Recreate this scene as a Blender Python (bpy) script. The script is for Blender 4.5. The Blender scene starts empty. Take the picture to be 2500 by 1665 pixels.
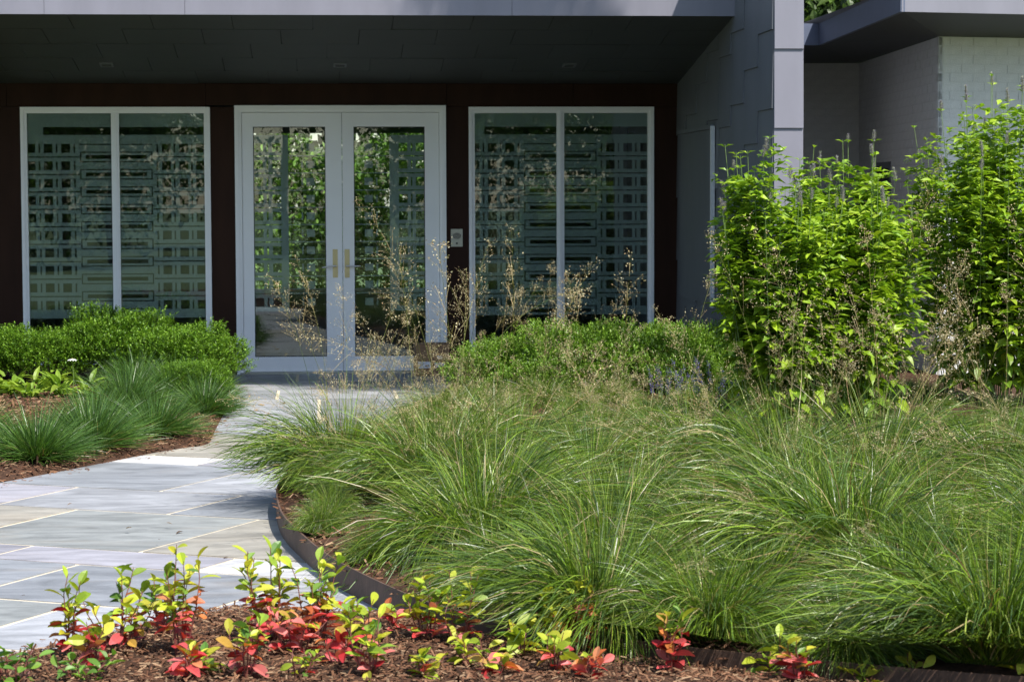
import bpy, math, random
import numpy as np
from mathutils import Matrix, Vector
random.seed(7)
RNG = np.random.default_rng(7)
SC = bpy.context.scene
COL = SC.collection

# ---------------------------------------------------------------- camera, sky, sun, exposure
F_PX, IMW, IMH = 5700.0, 2500, 1665
CAM = np.array([-0.19, -22.3, 1.67])
YAW, PITCH, ROLL = math.atan(470 / F_PX), math.atan(352 / F_PX), math.radians(0.2)
_f = np.array([math.sin(YAW) * math.cos(PITCH), math.cos(YAW) * math.cos(PITCH), -math.sin(PITCH)])
_r = np.cross(_f, [0, 0, 1]); _r /= np.linalg.norm(_r); _u = np.cross(_r, _f)
CR = _r * math.cos(ROLL) - _u * math.sin(ROLL)
CU = _r * math.sin(ROLL) + _u * math.cos(ROLL)
cam_d = bpy.data.cameras.new('camera'); cam = bpy.data.objects.new('camera', cam_d); COL.objects.link(cam)
cam_d.sensor_width = 22.2; cam_d.lens = 22.2 * F_PX / IMW
cam_d.clip_start = 0.1; cam_d.clip_end = 1000
cam_d.dof.use_dof = True; cam_d.dof.focus_distance = 13.0; cam_d.dof.aperture_fstop = 5.6
m = Matrix.Identity(4)
for i in range(3):
    m[i][0], m[i][1], m[i][2], m[i][3] = CR[i], CU[i], -_f[i], CAM[i]
cam.matrix_world = m
SC.camera = cam

SUN_EL, SUN_AZ = math.radians(55), math.radians(35)      # azimuth measured from straight out of the front wall, to the right
sd = Vector((math.sin(SUN_AZ) * math.cos(SUN_EL), -math.cos(SUN_AZ) * math.cos(SUN_EL), math.sin(SUN_EL)))
w = bpy.data.worlds.new('World'); SC.world = w; w.use_nodes = True
nt = w.node_tree; bg = nt.nodes['Background']
sky = nt.nodes.new('ShaderNodeTexSky'); sky.sky_type = 'NISHITA'; sky.sun_disc = False
sky.sun_elevation = SUN_EL; sky.sun_rotation = math.pi - SUN_AZ
nt.links.new(sky.outputs[0], bg.inputs[0]); bg.inputs[1].default_value = 0.135
sl = bpy.data.lights.new('sun', 'SUN'); sl.energy = 5.0; sl.angle = math.radians(0.53); sl.color = (1.0, 0.955, 0.88)
so = bpy.data.objects.new('sun', sl); COL.objects.link(so)
so.rotation_euler = (-sd).to_track_quat('-Z', 'Y').to_euler(); so.location = (8, -20, 20)
SC.view_settings.view_transform = 'Standard'; SC.view_settings.look = 'None'
SC.view_settings.exposure = 0.78; SC.view_settings.gamma = 1
SC.cycles.max_bounces = 8; SC.cycles.transparent_max_bounces = 12
SC.cycles.sample_clamp_indirect = 6

# ---------------------------------------------------------------- survey helpers: where a sight line meets the ground or a wall plane
def ray(x, y): return _f * F_PX + CR * (x - IMW / 2) - CU * (y - IMH / 2)
def gz(x, y, z=0.0):
    d = ray(x, y); return CAM + d * ((z - CAM[2]) / d[2])
def atY(x, y, Y):
    d = ray(x, y); return CAM + d * ((Y - CAM[1]) / d[1])

# ---------------------------------------------------------------- materials
def new_mat(name):
    mt = bpy.data.materials.new(name); mt.use_nodes = True
    n = mt.node_tree.nodes; l = mt.node_tree.links
    return mt, n, l, n['Principled BSDF']
def set_spec(p, v):
    p.inputs['Specular IOR Level'].default_value = v
def plain(name, col, rough=0.6, metal=0.0, noise=0.12, scale=8.0, bump=0.0, bscale=60.0, stretch=(1, 1, 1), spec=0.5):
    mt, n, l, p = new_mat(name)
    p.inputs['Roughness'].default_value = rough; p.inputs['Metallic'].default_value = metal; set_spec(p, spec)
    tc = n.new('ShaderNodeTexCoord'); mp = n.new('ShaderNodeMapping'); mp.inputs['Scale'].default_value = stretch
    l.new(tc.outputs['Object'], mp.inputs[0])
    nz = n.new('ShaderNodeTexNoise'); nz.inputs['Scale'].default_value = scale; nz.inputs['Detail'].default_value = 8
    l.new(mp.outputs[0], nz.inputs['Vector'])
    mx = n.new('ShaderNodeMix'); mx.data_type = 'RGBA'
    c = np.array(col)
    mx.inputs[6].default_value = (*np.clip(c * (1 - noise * 2), 0, 1), 1); mx.inputs[7].default_value = (*np.clip(c * (1 + noise * 2), 0, 1), 1)
    l.new(nz.outputs['Fac'], mx.inputs[0]); l.new(mx.outputs[2], p.inputs['Base Color'])
    if bump:
        b2 = n.new('ShaderNodeTexNoise'); b2.inputs['Scale'].default_value = bscale; b2.inputs['Detail'].default_value = 6
        l.new(mp.outputs[0], b2.inputs['Vector'])
        bp = n.new('ShaderNodeBump'); bp.inputs['Strength'].default_value = bump; bp.inputs['Distance'].default_value = 0.01
        l.new(b2.outputs['Fac'], bp.inputs['Height']); l.new(bp.outputs[0], p.inputs['Normal'])
    return mt
def leaf_mat(name, source, trans=0.35, rough=0.45, spec=0.4, tint=(1, 1, 1)):
    """foliage: colour from the mesh ('attr') or the object ('obj'), light comes through the blade"""
    mt, n, l, p = new_mat(name)
    if source == 'attr':
        s = n.new('ShaderNodeAttribute'); s.attribute_name = 'Col'; co = s.outputs['Color']
    else:
        s = n.new('ShaderNodeObjectInfo'); co = s.outputs['Color']
    tc = n.new('ShaderNodeTexCoord'); nz = n.new('ShaderNodeTexNoise'); nz.inputs['Scale'].default_value = 45
    l.new(tc.outputs['Object'], nz.inputs['Vector'])
    mp = n.new('ShaderNodeMapRange'); mp.inputs[3].default_value = 0.72; mp.inputs[4].default_value = 1.28
    l.new(nz.outputs['Fac'], mp.inputs[0])
    mx = n.new('ShaderNodeMix'); mx.data_type = 'RGBA'; mx.blend_type = 'MULTIPLY'; mx.inputs[0].default_value = 1
    l.new(co, mx.inputs[6]); l.new(mp.outputs[0], mx.inputs[7])
    l.new(mx.outputs[2], p.inputs['Base Color']); p.inputs['Roughness'].default_value = rough; set_spec(p, spec)
    tr = n.new('ShaderNodeBsdfTranslucent')
    g = n.new('ShaderNodeMix'); g.data_type = 'RGBA'; g.blend_type = 'MULTIPLY'; g.inputs[0].default_value = 1
    g.inputs[7].default_value = (1.15 * tint[0], 1.25 * tint[1], 0.6 * tint[2], 1); l.new(mx.outputs[2], g.inputs[6]); l.new(g.outputs[2], tr.inputs[0])
    ms = n.new('ShaderNodeMixShader'); ms.inputs[0].default_value = trans
    l.new(p.outputs[0], ms.inputs[1]); l.new(tr.outputs[0], ms.inputs[2])
    l.new(ms.outputs[0], n['Material Output'].inputs[0])
    return mt
def glass_mat():
    mt, n, l, p = new_mat('window_glass')
    n.remove(p)
    t = n.new('ShaderNodeBsdfTransparent'); t.inputs[0].default_value = (0.92, 0.955, 0.935, 1)
    g = n.new('ShaderNodeBsdfGlossy'); g.inputs['Roughness'].default_value = 0.0; g.inputs[0].default_value = (0.95, 1, 0.98, 1)
    fr = n.new('ShaderNodeFresnel'); fr.inputs[0].default_value = 1.6
    tc = n.new('ShaderNodeTexCoord'); nz = n.new('ShaderNodeTexNoise'); nz.inputs['Scale'].default_value = 1.6
    l.new(tc.outputs['Object'], nz.inputs['Vector'])
    bp = n.new('ShaderNodeBump'); bp.inputs['Strength'].default_value = 0.012; bp.inputs['Distance'].default_value = 0.02
    l.new(nz.outputs['Fac'], bp.inputs['Height']); l.new(bp.outputs[0], g.inputs['Normal'])
    ms = n.new('ShaderNodeMixShader'); l.new(fr.outputs[0], ms.inputs[0]); l.new(t.outputs[0], ms.inputs[1]); l.new(g.outputs[0], ms.inputs[2])
    l.new(ms.outputs[0], n['Material Output'].inputs[0])
    return mt
def stone_mat():
    mt, n, l, p = new_mat('bluestone')
    s = n.new('ShaderNodeObjectInfo'); tc = n.new('ShaderNodeTexCoord')
    mp = n.new('ShaderNodeMapping'); mp.inputs['Scale'].default_value = (1.0, 2.6, 1); mp.inputs['Rotation'].default_value = (0, 0, 0.5)
    ad = n.new('ShaderNodeVectorMath'); ad.operation = 'ADD'
    rv = n.new('ShaderNodeMath'); rv.operation = 'MULTIPLY'; rv.inputs[1].default_value = 37.0
    l.new(s.outputs['Random'], rv.inputs[0]); l.new(tc.outputs['Object'], ad.inputs[0]); l.new(rv.outputs[0], ad.inputs[1]); l.new(ad.outputs[0], mp.inputs[0])
    n1 = n.new('ShaderNodeTexNoise'); n1.inputs['Scale'].default_value = 2.2; n1.inputs['Detail'].default_value = 9; n1.inputs['Distortion'].default_value = 1.2
    n2 = n.new('ShaderNodeTexNoise'); n2.inputs['Scale'].default_value = 34; n2.inputs['Detail'].default_value = 6
    l.new(mp.outputs[0], n1.inputs['Vector']); l.new(mp.outputs[0], n2.inputs['Vector'])
    r1 = n.new('ShaderNodeMapRange'); r1.inputs[1].default_value = 0.3; r1.inputs[2].default_value = 0.7; r1.inputs[3].default_value = 0.70; r1.inputs[4].default_value = 1.30
    l.new(n1.outputs['Fac'], r1.inputs[0])
    r2 = n.new('ShaderNodeMapRange'); r2.inputs[3].default_value = 0.86; r2.inputs[4].default_value = 1.14; l.new(n2.outputs['Fac'], r2.inputs[0])
    mu = n.new('ShaderNodeMath'); mu.operation = 'MULTIPLY'; l.new(r1.outputs[0], mu.inputs[0]); l.new(r2.outputs[0], mu.inputs[1])
    mx = n.new('ShaderNodeMix'); mx.data_type = 'RGBA'; mx.blend_type = 'MULTIPLY'; mx.inputs[0].default_value = 1
    l.new(s.outputs['Color'], mx.inputs[6]); l.new(mu.outputs[0], mx.inputs[7])
    # rusty iron stain here and there
    n3 = n.new('ShaderNodeTexNoise'); n3.inputs['Scale'].default_value = 1.1; n3.inputs['Detail'].default_value = 5; l.new(mp.outputs[0], n3.inputs['Vector'])
    r3 = n.new('ShaderNodeMapRange'); r3.inputs[1].default_value = 0.58; r3.inputs[2].default_value = 0.75; r3.inputs[4].default_value = 0.35; l.new(n3.outputs['Fac'], r3.inputs[0])
    st = n.new('ShaderNodeMix'); st.data_type = 'RGBA'; st.inputs[7].default_value = (0.24, 0.19, 0.13, 1)
    l.new(r3.outputs[0], st.inputs[0]); l.new(mx.outputs[2], st.inputs[6]); l.new(st.outputs[2], p.inputs['Base Color'])
    p.inputs['Roughness'].default_value = 0.55; set_spec(p, 0.45)
    bp = n.new('ShaderNodeBump'); bp.inputs['Strength'].default_value = 0.5; bp.inputs['Distance'].default_value = 0.006
    b1 = n.new('ShaderNodeMath'); b1.operation = 'ADD'; l.new(n1.outputs['Fac'], b1.inputs[0]); l.new(n2.outputs['Fac'], b1.inputs[1])
    l.new(b1.outputs[0], bp.inputs['Height']); l.new(bp.outputs[0], p.inputs['Normal'])
    return mt
M = dict(
    white=plain('white_paint', (0.86, 0.86, 0.85), 0.4, noise=0.03, scale=3, bump=0.05, bscale=40),
    brown=plain('dark_brown_panel', (0.030, 0.0130, 0.0075), 0.6, noise=0.25, scale=5, stretch=(1, 1, 0.25), bump=0.1, bscale=30, spec=0.12),
    zinc=plain('grey_zinc', (0.19, 0.187, 0.222), 0.42, metal=0.0, noise=0.10, scale=4, stretch=(1, 1, 0.22), bump=0.16, bscale=3),
    clad=plain('grey_cladding', (0.115, 0.12, 0.134), 0.5, noise=0.13, scale=4, stretch=(1, 1, 0.3), bump=0.1, bscale=25),
    soffit=plain('soffit_grey', (0.047, 0.052, 0.052), 0.6, noise=0.07, scale=3),
    blue=plain('blue_grey_fascia', (0.10, 0.12, 0.18), 0.5, noise=0.08),
    brick=plain('white_painted_brick', (0.60, 0.605, 0.60), 0.6, noise=0.06, scale=12, bump=0.35, bscale=70),
    mortarw=plain('painted_mortar', (0.58, 0.585, 0.58), 0.8, noise=0.08, scale=20, bump=0.3),
    film=plain('frosted_film', (0.255, 0.30, 0.285), 0.7, noise=0.03, scale=2),
    room=plain('room_wall', (0.16, 0.17, 0.16), 0.8, noise=0.04),
    roomfloor=plain('room_floor', (0.12, 0.09, 0.06), 0.4, noise=0.15, stretch=(8, 1, 1)),
    brass=plain('brass', (0.50, 0.43, 0.25), 0.32, metal=0.85, noise=0.08),
    steel=plain('satin_steel', (0.62, 0.62, 0.6), 0.3, metal=1.0, noise=0.04),
    cream=plain('cream_plate', (0.50, 0.48, 0.37), 0.4, noise=0.05),
    black=plain('dark_slot', (0.015, 0.015, 0.015), 0.6),
    card=plain('cardboard', (0.23, 0.13, 0.065), 0.75, noise=0.1, scale=14, stretch=(1, 1, 4)),
    tape=plain('parcel_tape', (0.30, 0.19, 0.10), 0.3, noise=0.05),
    paper=plain('label_paper', (0.7, 0.7, 0.72), 0.6, noise=0.03),
    ink=plain('label_ink', (0.12, 0.12, 0.13), 0.7),
    corten=plain('weathered_steel', (0.085, 0.047, 0.030), 0.75, noise=0.3, scale=14, bump=0.25, bscale=50),
    mortar=plain('sandy_mortar', (0.56, 0.49, 0.37), 0.9, noise=0.14, scale=30, bump=0.6, bscale=120),
    stone=stone_mat(),
    soil=plain('bark_soil', (0.060, 0.031, 0.018), 0.95, noise=0.4, scale=40, bump=1.0, bscale=90, spec=0.2),
    lawn=plain('lawn', (0.06, 0.10, 0.025), 0.9, noise=0.25, scale=3, bump=0.6, bscale=60),
    bark=plain('tree_bark', (0.10, 0.075, 0.055), 0.9, noise=0.3, scale=12, stretch=(1, 1, 0.2), bump=0.8, bscale=30),
    stemred=plain('red_stem', (0.16, 0.045, 0.035), 0.6, noise=0.15, scale=40),
    stemgreen=plain('green_stem', (0.13, 0.20, 0.05), 0.55, noise=0.15, scale=40),
    stembrown=plain('twig', (0.08, 0.055, 0.035), 0.8, noise=0.2, scale=30),
    leaf=leaf_mat('foliage', 'attr'), leafo=leaf_mat('single_leaf', 'obj', trans=0.32, tint=(1, 0.95, 0.9)),
    grass=leaf_mat('grass_blades', 'attr', trans=0.26, rough=0.36, spec=0.45),
    seed=leaf_mat('seed_heads', 'attr', trans=0.25, rough=0.6, spec=0.2),
    chip=leaf_mat('bark_chips', 'attr', trans=0.0, rough=0.85, spec=0.15),
    glass=glass_mat(),
)

# ---------------------------------------------------------------- object helpers
def tag(o, label=None, cat=None, group=None, kind=None):
    if label: o['label'] = label
    if cat: o['category'] = cat
    if group: o['group'] = group
    if kind: o['kind'] = kind
    return o
def ob(name, data, parent=None, loc=(0, 0, 0), rot=(0, 0, 0), scale=(1, 1, 1), **kw):
    o = bpy.data.objects.new(name, data); COL.objects.link(o)
    o.location = loc; o.rotation_euler = rot; o.scale = scale
    if parent: o.parent = parent
    return tag(o, **kw)
def make(name, V, faces, mat, cols=None, smooth=False):
    """mesh from an array of points and a list of face arrays"""
    me = bpy.data.meshes.new(name)
    V = np.ascontiguousarray(V, dtype=np.float32)
    fl = [np.asarray(f, dtype=np.int32) for f in faces if len(f)]
    idx = np.concatenate([f.ravel() for f in fl]); tot = np.concatenate([np.full(len(f), f.shape[1], np.int32) for f in fl])
    st = np.concatenate([[0], np.cumsum(tot)[:-1]]).astype(np.int32)
    me.vertices.add(len(V)); me.vertices.foreach_set('co', V.ravel())
    me.loops.add(len(idx)); me.loops.foreach_set('vertex_index', idx)
    me.polygons.add(len(tot)); me.polygons.foreach_set('loop_start', st); me.polygons.foreach_set('loop_total', tot)
    me.polygons.foreach_set('use_smooth', np.full(len(tot), bool(smooth), dtype=bool))
    if cols is not None:
        a = me.attributes.new('Col', 'FLOAT_COLOR', 'POINT')
        c = np.ones((len(V), 4), np.float32); c[:, :3] = cols; a.data.foreach_set('color', c.ravel())
    me.update(calc_edges=True); me.validate()
    me.materials.append(mat)
    return me
BOXF = np.array([[0, 1, 3, 2], [4, 6, 7, 5], [0, 4, 5, 1], [2, 3, 7, 6], [0, 2, 6, 4], [1, 5, 7, 3]])
class MB:
    def __init__(s): s.v = []; s.f = []; s.n = 0
    def box(s, x0, x1, y0, y1, z0, z1):
        s.v.append(np.array([[x, y, z] for x in (x0, x1) for y in (y0, y1) for z in (z0, z1)], float)); s.f.append(BOXF + s.n); s.n += 8; return s
    def hexa(s, pts):                       # 8 corner points in box order
        s.v.append(np.array(pts, float)); s.f.append(BOXF + s.n); s.n += 8; return s
    def quad(s, a, b, c, d):
        s.v.append(np.array([a, b, c, d], float)); s.f.append(np.array([[0, 1, 2, 3]]) + s.n); s.n += 4; return s
    def tube(s, pts, rad, k=6):
        pts = np.asarray(pts, float); rad = np.broadcast_to(rad, len(pts)); ring = []
        for i, p in enumerate(pts):
            t = pts[min(i + 1, len(pts) - 1)] - pts[max(i - 1, 0)]; t = t / (np.linalg.norm(t) + 1e-9)
            a = np.cross(t, [0.31, 0.95, 0.05]); a /= np.linalg.norm(a) + 1e-9; b = np.cross(t, a)
            an = np.arange(k) * 2 * math.pi / k
            ring.append(p + rad[i] * (np.cos(an)[:, None] * a + np.sin(an)[:, None] * b))
        s.v.append(np.concatenate(ring)); f = []
        for i in range(len(pts) - 1):
            for j in range(k): f.append([i * k + j, i * k + (j + 1) % k, (i + 1) * k + (j + 1) % k, (i + 1) * k + j])
        s.f.append(np.array(f) + s.n); s.n += len(pts) * k; return s
    def mesh(s, name, mat, smooth=False): return make(name, np.concatenate(s.v), s.f, mat, smooth=smooth)
    def build(s, name, mat, parent=None, smooth=False, **kw): return ob(name, s.mesh(name, mat, smooth), parent, **kw)
def unit(a): return a / (np.linalg.norm(a, axis=-1, keepdims=True) + 1e-9)
def smoothstep(x): x = np.clip(x, 0, 1); return x * x * (3 - 2 * x)

# ---------------------------------------------------------------- ground outlines (metres; door centre is X=0, front wall is Y=0)
EDGE = np.array([(1.06, -0.15), (1.05, -1.2), (0.92, -3.0), (0.58, -4.8), (0.22, -6.2), (-0.13, -7.6), (-0.35, -8.8), (-0.43, -9.6),
                 (-0.42, -10.2), (-0.385, -10.8), (-0.316, -11.3), (-0.165, -12.18), (-0.03, -12.66), (0.07, -12.98), (0.22, -13.42), (0.45, -13.80),
                 (0.77, -14.13), (1.0, -14.33), (1.35, -14.58), (1.75, -14.82), (2.1, -15.0), (3.2, -15.5)])
LEDGE = np.array([(-4.6, -11.6), (-3.4, -10.2), (-2.6, -9.2), (-2.07, -8.42), (-1.83, -7.98), (-1.61, -7.56), (-1.42, -7.15), (-1.27, -6.86), (-1.10, -6.6), (-0.95, -6.41),
                  (-0.945, -6.0), (-0.945, -5.19), (-0.93, -3.6), (-0.93, -2.2), (-0.97, -0.9), (-1.0, -0.15)])
FEDGE = np.array([(-3.5, -15.9), (-2.0, -14.6), (-1.27, -13.8), (-1.07, -13.53), (-0.91, -13.31), (-0.76, -13.1), (-0.595, -12.95), (-0.3, -13.0), (-0.01, -13.16), (0.115, -13.15)])
def resample(P, step):
    d = np.concatenate([[0], np.cumsum(np.linalg.norm(np.diff(P, axis=0), axis=1))]); n = max(2, int(d[-1] / step))
    s = np.linspace(0, d[-1], n); return np.stack([np.interp(s, d, P[:, 0]), np.interp(s, d, P[:, 1])], 1)
def chaikin(P, it=2):
    for _ in range(it):
        Q = [P[0]]
        for a, b in zip(P[:-1], P[1:]): Q += [a * .75 + b * .25, a * .25 + b * .75]
        P = np.array(Q + [P[-1]])
    return P
EDGE_S, LEDGE_S, FEDGE_S = chaikin(EDGE), chaikin(LEDGE, 1), chaikin(FEDGE)
def dist_poly(xy, P):
    xy = np.atleast_2d(xy)[:, None, :]; a = P[:-1][None]; b = P[1:][None]
    t = np.clip(((xy - a) * (b - a)).sum(-1) / (((b - a) ** 2).sum(-1) + 1e-12), 0, 1)
    return np.linalg.norm(xy - (a + t[..., None] * (b - a)), axis=-1).min(1)
def h_right(xy): return 0.085 + 0.09 * (1 - np.exp(-dist_poly(xy, EDGE_S) / 0.9))
def h_left(xy): return -0.004 + 0.075 * (1 - np.exp(-dist_poly(xy, LEDGE_S) / 0.30))
def h_front(xy):
    d = np.minimum(dist_poly(xy, FEDGE_S), dist_poly(xy, EDGE_S[np.searchsorted(-EDGE_S[:, 1], 13.12):]) + 0.10)
    return -0.004 + 0.085 * (1 - np.exp(-d / 0.16))
def inside(xy, poly):
    x, y = xy[:, 0], xy[:, 1]; c = np.zeros(len(xy), bool); j = len(poly) - 1
    for i in range(len(poly)):
        xi, yi = poly[i]; xj, yj = poly[j]
        k = ((yi > y) != (yj > y)) & (x < (xj - xi) * (y - yi) / (yj - yi + 1e-12) + xi); c ^= k; j = i
    return c
RIGHT_POLY = np.concatenate([EDGE_S, [(7.5, -15.5), (7.5, -2.4), (4.95, -3.2), (4.95, -0.02), (1.07, -0.02)]])
LEFT_POLY = np.concatenate([LEDGE_S, [(-1.0, -0.02), (-6, -0.02), (-6, -11.6)]])
FRONT_POLY = np.concatenate([FEDGE_S, EDGE_S[np.searchsorted(-EDGE_S[:, 1], 13.12):], [(3.2, -18.5), (-3.5, -18.5)]])
def bed(name, poly, centre, hf, nr=34):
    P = resample(np.concatenate([poly, poly[:1]]), 0.07)[:-1]; c = np.array(centre)
    ts = np.linspace(0, 1, nr) ** 1.6; V = []
    for t in ts[:-1]: V.append(P + (c - P) * t)
    xy = np.concatenate(V + [c[None]]); z = hf(xy) + RNG.normal(0, 0.006, len(xy)) * (np.arange(len(xy)) >= len(P))
    n = len(P); F = []
    i = np.arange(n); k = (i + 1) % n
    for r in range(nr - 2): F.append(np.stack([r * n + i, r * n + k, (r + 1) * n + k, (r + 1) * n + i], 1))
    last = np.stack([(nr - 2) * n + i, (nr - 2) * n + k, np.full(n, len(xy) - 1)], 1)
    return ob(name, make(name, np.column_stack([xy, z]), F + [last], M['soil'], smooth=True), kind='structure')

# ---------------------------------------------------------------- the setting
ob('ground', MB().quad((-250, -250, -0.06), (250, -250, -0.06), (250, 250, -0.06), (-250, 250, -0.06)).mesh('ground', M['lawn']), kind='structure')
bed('planting_bed_right', RIGHT_POLY, (3.0, -9.0), h_right)
bed('planting_bed_left', LEFT_POLY, (-3.6, -5.0), h_left)
bed('planting_bed_front', FRONT_POLY, (0.4, -15.6), h_front)

# flagstone path: stones cut to the outline of the path, sunk mortar between them
PATH = np.concatenate([LEDGE_S, EDGE_S[:np.searchsorted(-EDGE_S[:, 1], 13.12)], FEDGE_S[::-1]])
def clip_half(poly, nrm, off):
    out = []; n = len(poly)
    for i in range(n):
        p, q = poly[i], poly[(i + 1) % n]; dp, dq = p @ nrm - off, q @ nrm - off
        if dp <= 0: out.append(p)
        if (dp < 0) != (dq < 0) and abs(dp - dq) > 1e-12: out.append(p + (q - p) * dp / (dp - dq))
    return np.array(out) if out else np.zeros((0, 2))
path = ob('path', None, kind='structure')
from mathutils.geometry import tessellate_polygon
def poly_slab(name, P, z0, z1, mat, parent, color=None):
    c = P.mean(0); tris = tessellate_polygon([[Vector((x, y, 0)) for x, y in P]])
    n = len(P); V = np.concatenate([np.column_stack([P - c, np.full(n, z1)]), np.column_stack([P - c, np.full(n, z0)])])
    i = np.arange(n); k = (i + 1) % n
    T = []
    for t in tris:
        a, b, d = [P[j] for j in t]
        T.append(t if (b[0] - a[0]) * (d[1] - a[1]) - (b[1] - a[1]) * (d[0] - a[0]) > 0 else t[::-1])
    o = ob(name, make(name, V, [np.array(T), np.stack([i, i + n, k + n, k], 1)], mat), parent, loc=(c[0], c[1], 0))
    if color: o.color = (*color, 1)
    return o
poly_slab('mortar_bed', PATH, -0.05, -0.004, M['mortar'], path)
TH = math.radians(-27); ax_a = np.array([math.cos(TH), math.sin(TH)]); ax_b = np.array([-math.sin(TH), math.cos(TH)])
BLU, GRN, BEI, LAV, WHT, LBL = (.20, .211, .228), (.21, .22, .216), (.27, .254, .22), (.275, .27, .30), (.46, .46, .465), (.28, .288, .306)
ROWS = [(-15.2, -14.0, [3.4, 4.5, 5.6, 6.7], [BLU, GRN, LBL, BLU, GRN]), (-14.0, -12.72, [4.1, 5.2, 6.3], [GRN, LBL, BLU, LAV]),
        (-12.72, -11.8, [3.55, 4.665, 5.78], [BLU, GRN, LBL, LBL]), (-11.8, -10.9, [3.0, 4.1, 5.245, 6.3], [BLU, BLU, BLU, LBL, BLU]),
        (-10.9, -10.48, [2.45, 3.575, 4.69, 5.8], [GRN, LAV, LAV, WHT, LBL]), (-10.48, -9.28, [1.95, 3.05, 4.16, 5.3], [BLU, BEI, GRN, BEI, BLU]),
        (-9.28, -8.45, [1.4, 2.52, 3.60, 4.7], [BLU, LAV, LBL, BLU, LBL]), (-8.45, -7.26, [1.9, 3.06, 4.2], [LAV, BLU, LBL, GRN]),
        (-7.26, -6.85, [1.45, 2.6, 3.75], [BLU, WHT, LAV, BLU]), (-6.85, -6.13, [0.9, 2.05, 3.2], [GRN, BEI, BEI, BLU]),
        (-6.13, -5.52, [1.5, 2.6], [BEI, BEI, GRN]), (-5.52, -4.62, [0.9, 2.15], [LBL, LBL, BLU])]
G = 0.0135
def add_stone(P, color):
    if len(P) < 3: return
    area = abs(np.sum(P[:, 0] * np.roll(P[:, 1], -1) - P[:, 1] * np.roll(P[:, 0], -1))) / 2
    if area < 0.006: return
    keep = [0]
    for i in range(1, len(P)):
        if np.linalg.norm(P[i] - P[keep[-1]]) > 0.004: keep.append(i)
    P = P[keep]
    if len(P) < 3: return
    jit = 1 + RNG.uniform(-0.07, 0.07)
    poly_slab('flagstone', P, -0.045, RNG.uniform(-0.0015, 0.0015), M['stone'], path, tuple(np.array(color) * jit))
for t0, t1, js, cs in ROWS:
    js = [-6] + js + [12]
    for s0, s1, c in zip(js[:-1], js[1:], cs):
        P = clip_half(clip_half(clip_half(clip_half(PATH, -ax_b, -(t0 + G)), ax_b, t1 - G), -ax_a, -(s0 + G)), ax_a, s1 - G)
        add_stone(P, c)
yr = [(-7, -2.93, [-.2, .8], [LBL, BLU, LBL]), (-2.93, -2.0, [-.55, .45], [BLU, LBL, GRN]), (-2.0, -1.05, [0.1], [LBL, GRN]), (-1.05, -0.02, [-.4, .5], [BLU, LBL, BLU])]
for y0, y1, js, cs in yr:
    js = [-6] + js + [12]
    for s0, s1, c in zip(js[:-1], js[1:], cs):
        P = clip_half(PATH, -ax_b, -(-4.62 + G))
        P = clip_half(clip_half(clip_half(clip_half(P, np.array([0, -1.]), -(y0 + G)), np.array([0, 1.]), y1 - G), np.array([-1., 0]), -(s0 + G)), np.array([1., 0]), s1 - G)
        add_stone(P, c)

# weathered steel edging round the grass bed
E2 = resample(EDGE_S, 0.05); tn = unit(np.gradient(E2, axis=0)); nr_ = np.stack([-tn[:, 1], tn[:, 0]], 1)
n = len(E2); lo, hi = -0.05, 0.115
V = np.concatenate([np.column_stack([E2 - nr_ * .004, np.full(n, lo)]), np.column_stack([E2 - nr_ * .004, np.full(n, hi)]), np.column_stack([E2 + nr_ * .004, np.full(n, hi)]), np.column_stack([E2 + nr_ * .004, np.full(n, lo)])])
i = np.arange(n - 1)
ob('steel_edging', make('steel_edging', V, [np.stack([a * n + i, a * n + i + 1, b * n + i + 1, b * n + i], 1) for a, b in ((0, 1), (1, 2), (2, 3))], M['corten'], smooth=False),
   label='curved strip of rusty brown weathered steel edging the grass bed', cat='edging')

# ---------------------------------------------------------------- the house with the entrance
house = ob('house', None, label='modern house front with dark brown panels, white glazed double door and deep grey canopy', cat='house')
def X(u): return atY(u, 580, 0)[0]
def Z(v): return atY(830, v, 0)[2]
WT = 2.745
XL, XR = -5.2, 3.254
def wall_panel(x0, x1, z0, z1): MB().box(x0 + .002, x1 - .002, 0.0, 0.15, z0 + .002, z1 - .002).build('wall_panel', M['brown'], house)
wl0, wl1, wr0, wr1, d0, d1 = -2.975, -1.207, 1.241, 3.022, -0.977, 1.023
WTOP = 2.524; DTOP = 2.538
for a, b in ((XL, -3.9), (-3.9, wl0)): wall_panel(a, b, -0.05, WTOP)
for a, b in ((wl1, d0), (d1, wr0), (wr1, XR)): wall_panel(a, b, -0.05, WTOP)
for a, b in ((XL, -3.1), (-3.1, X(505)), (X(505), X(1092)), (X(1092), X(1400)), (X(1400), XR)): wall_panel(a, b, DTOP if (a > -1.3 and b < 1.2) else WTOP, WT)
for a, b in ((wl0, wl1), (wr0, wr1)): wall_panel(a, b, -0.05, 0.10)
MB().box(XL, XR, 0.155, 0.17, WTOP + .02, 3.1).build('wall_backing', M['brown'], house)
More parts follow.
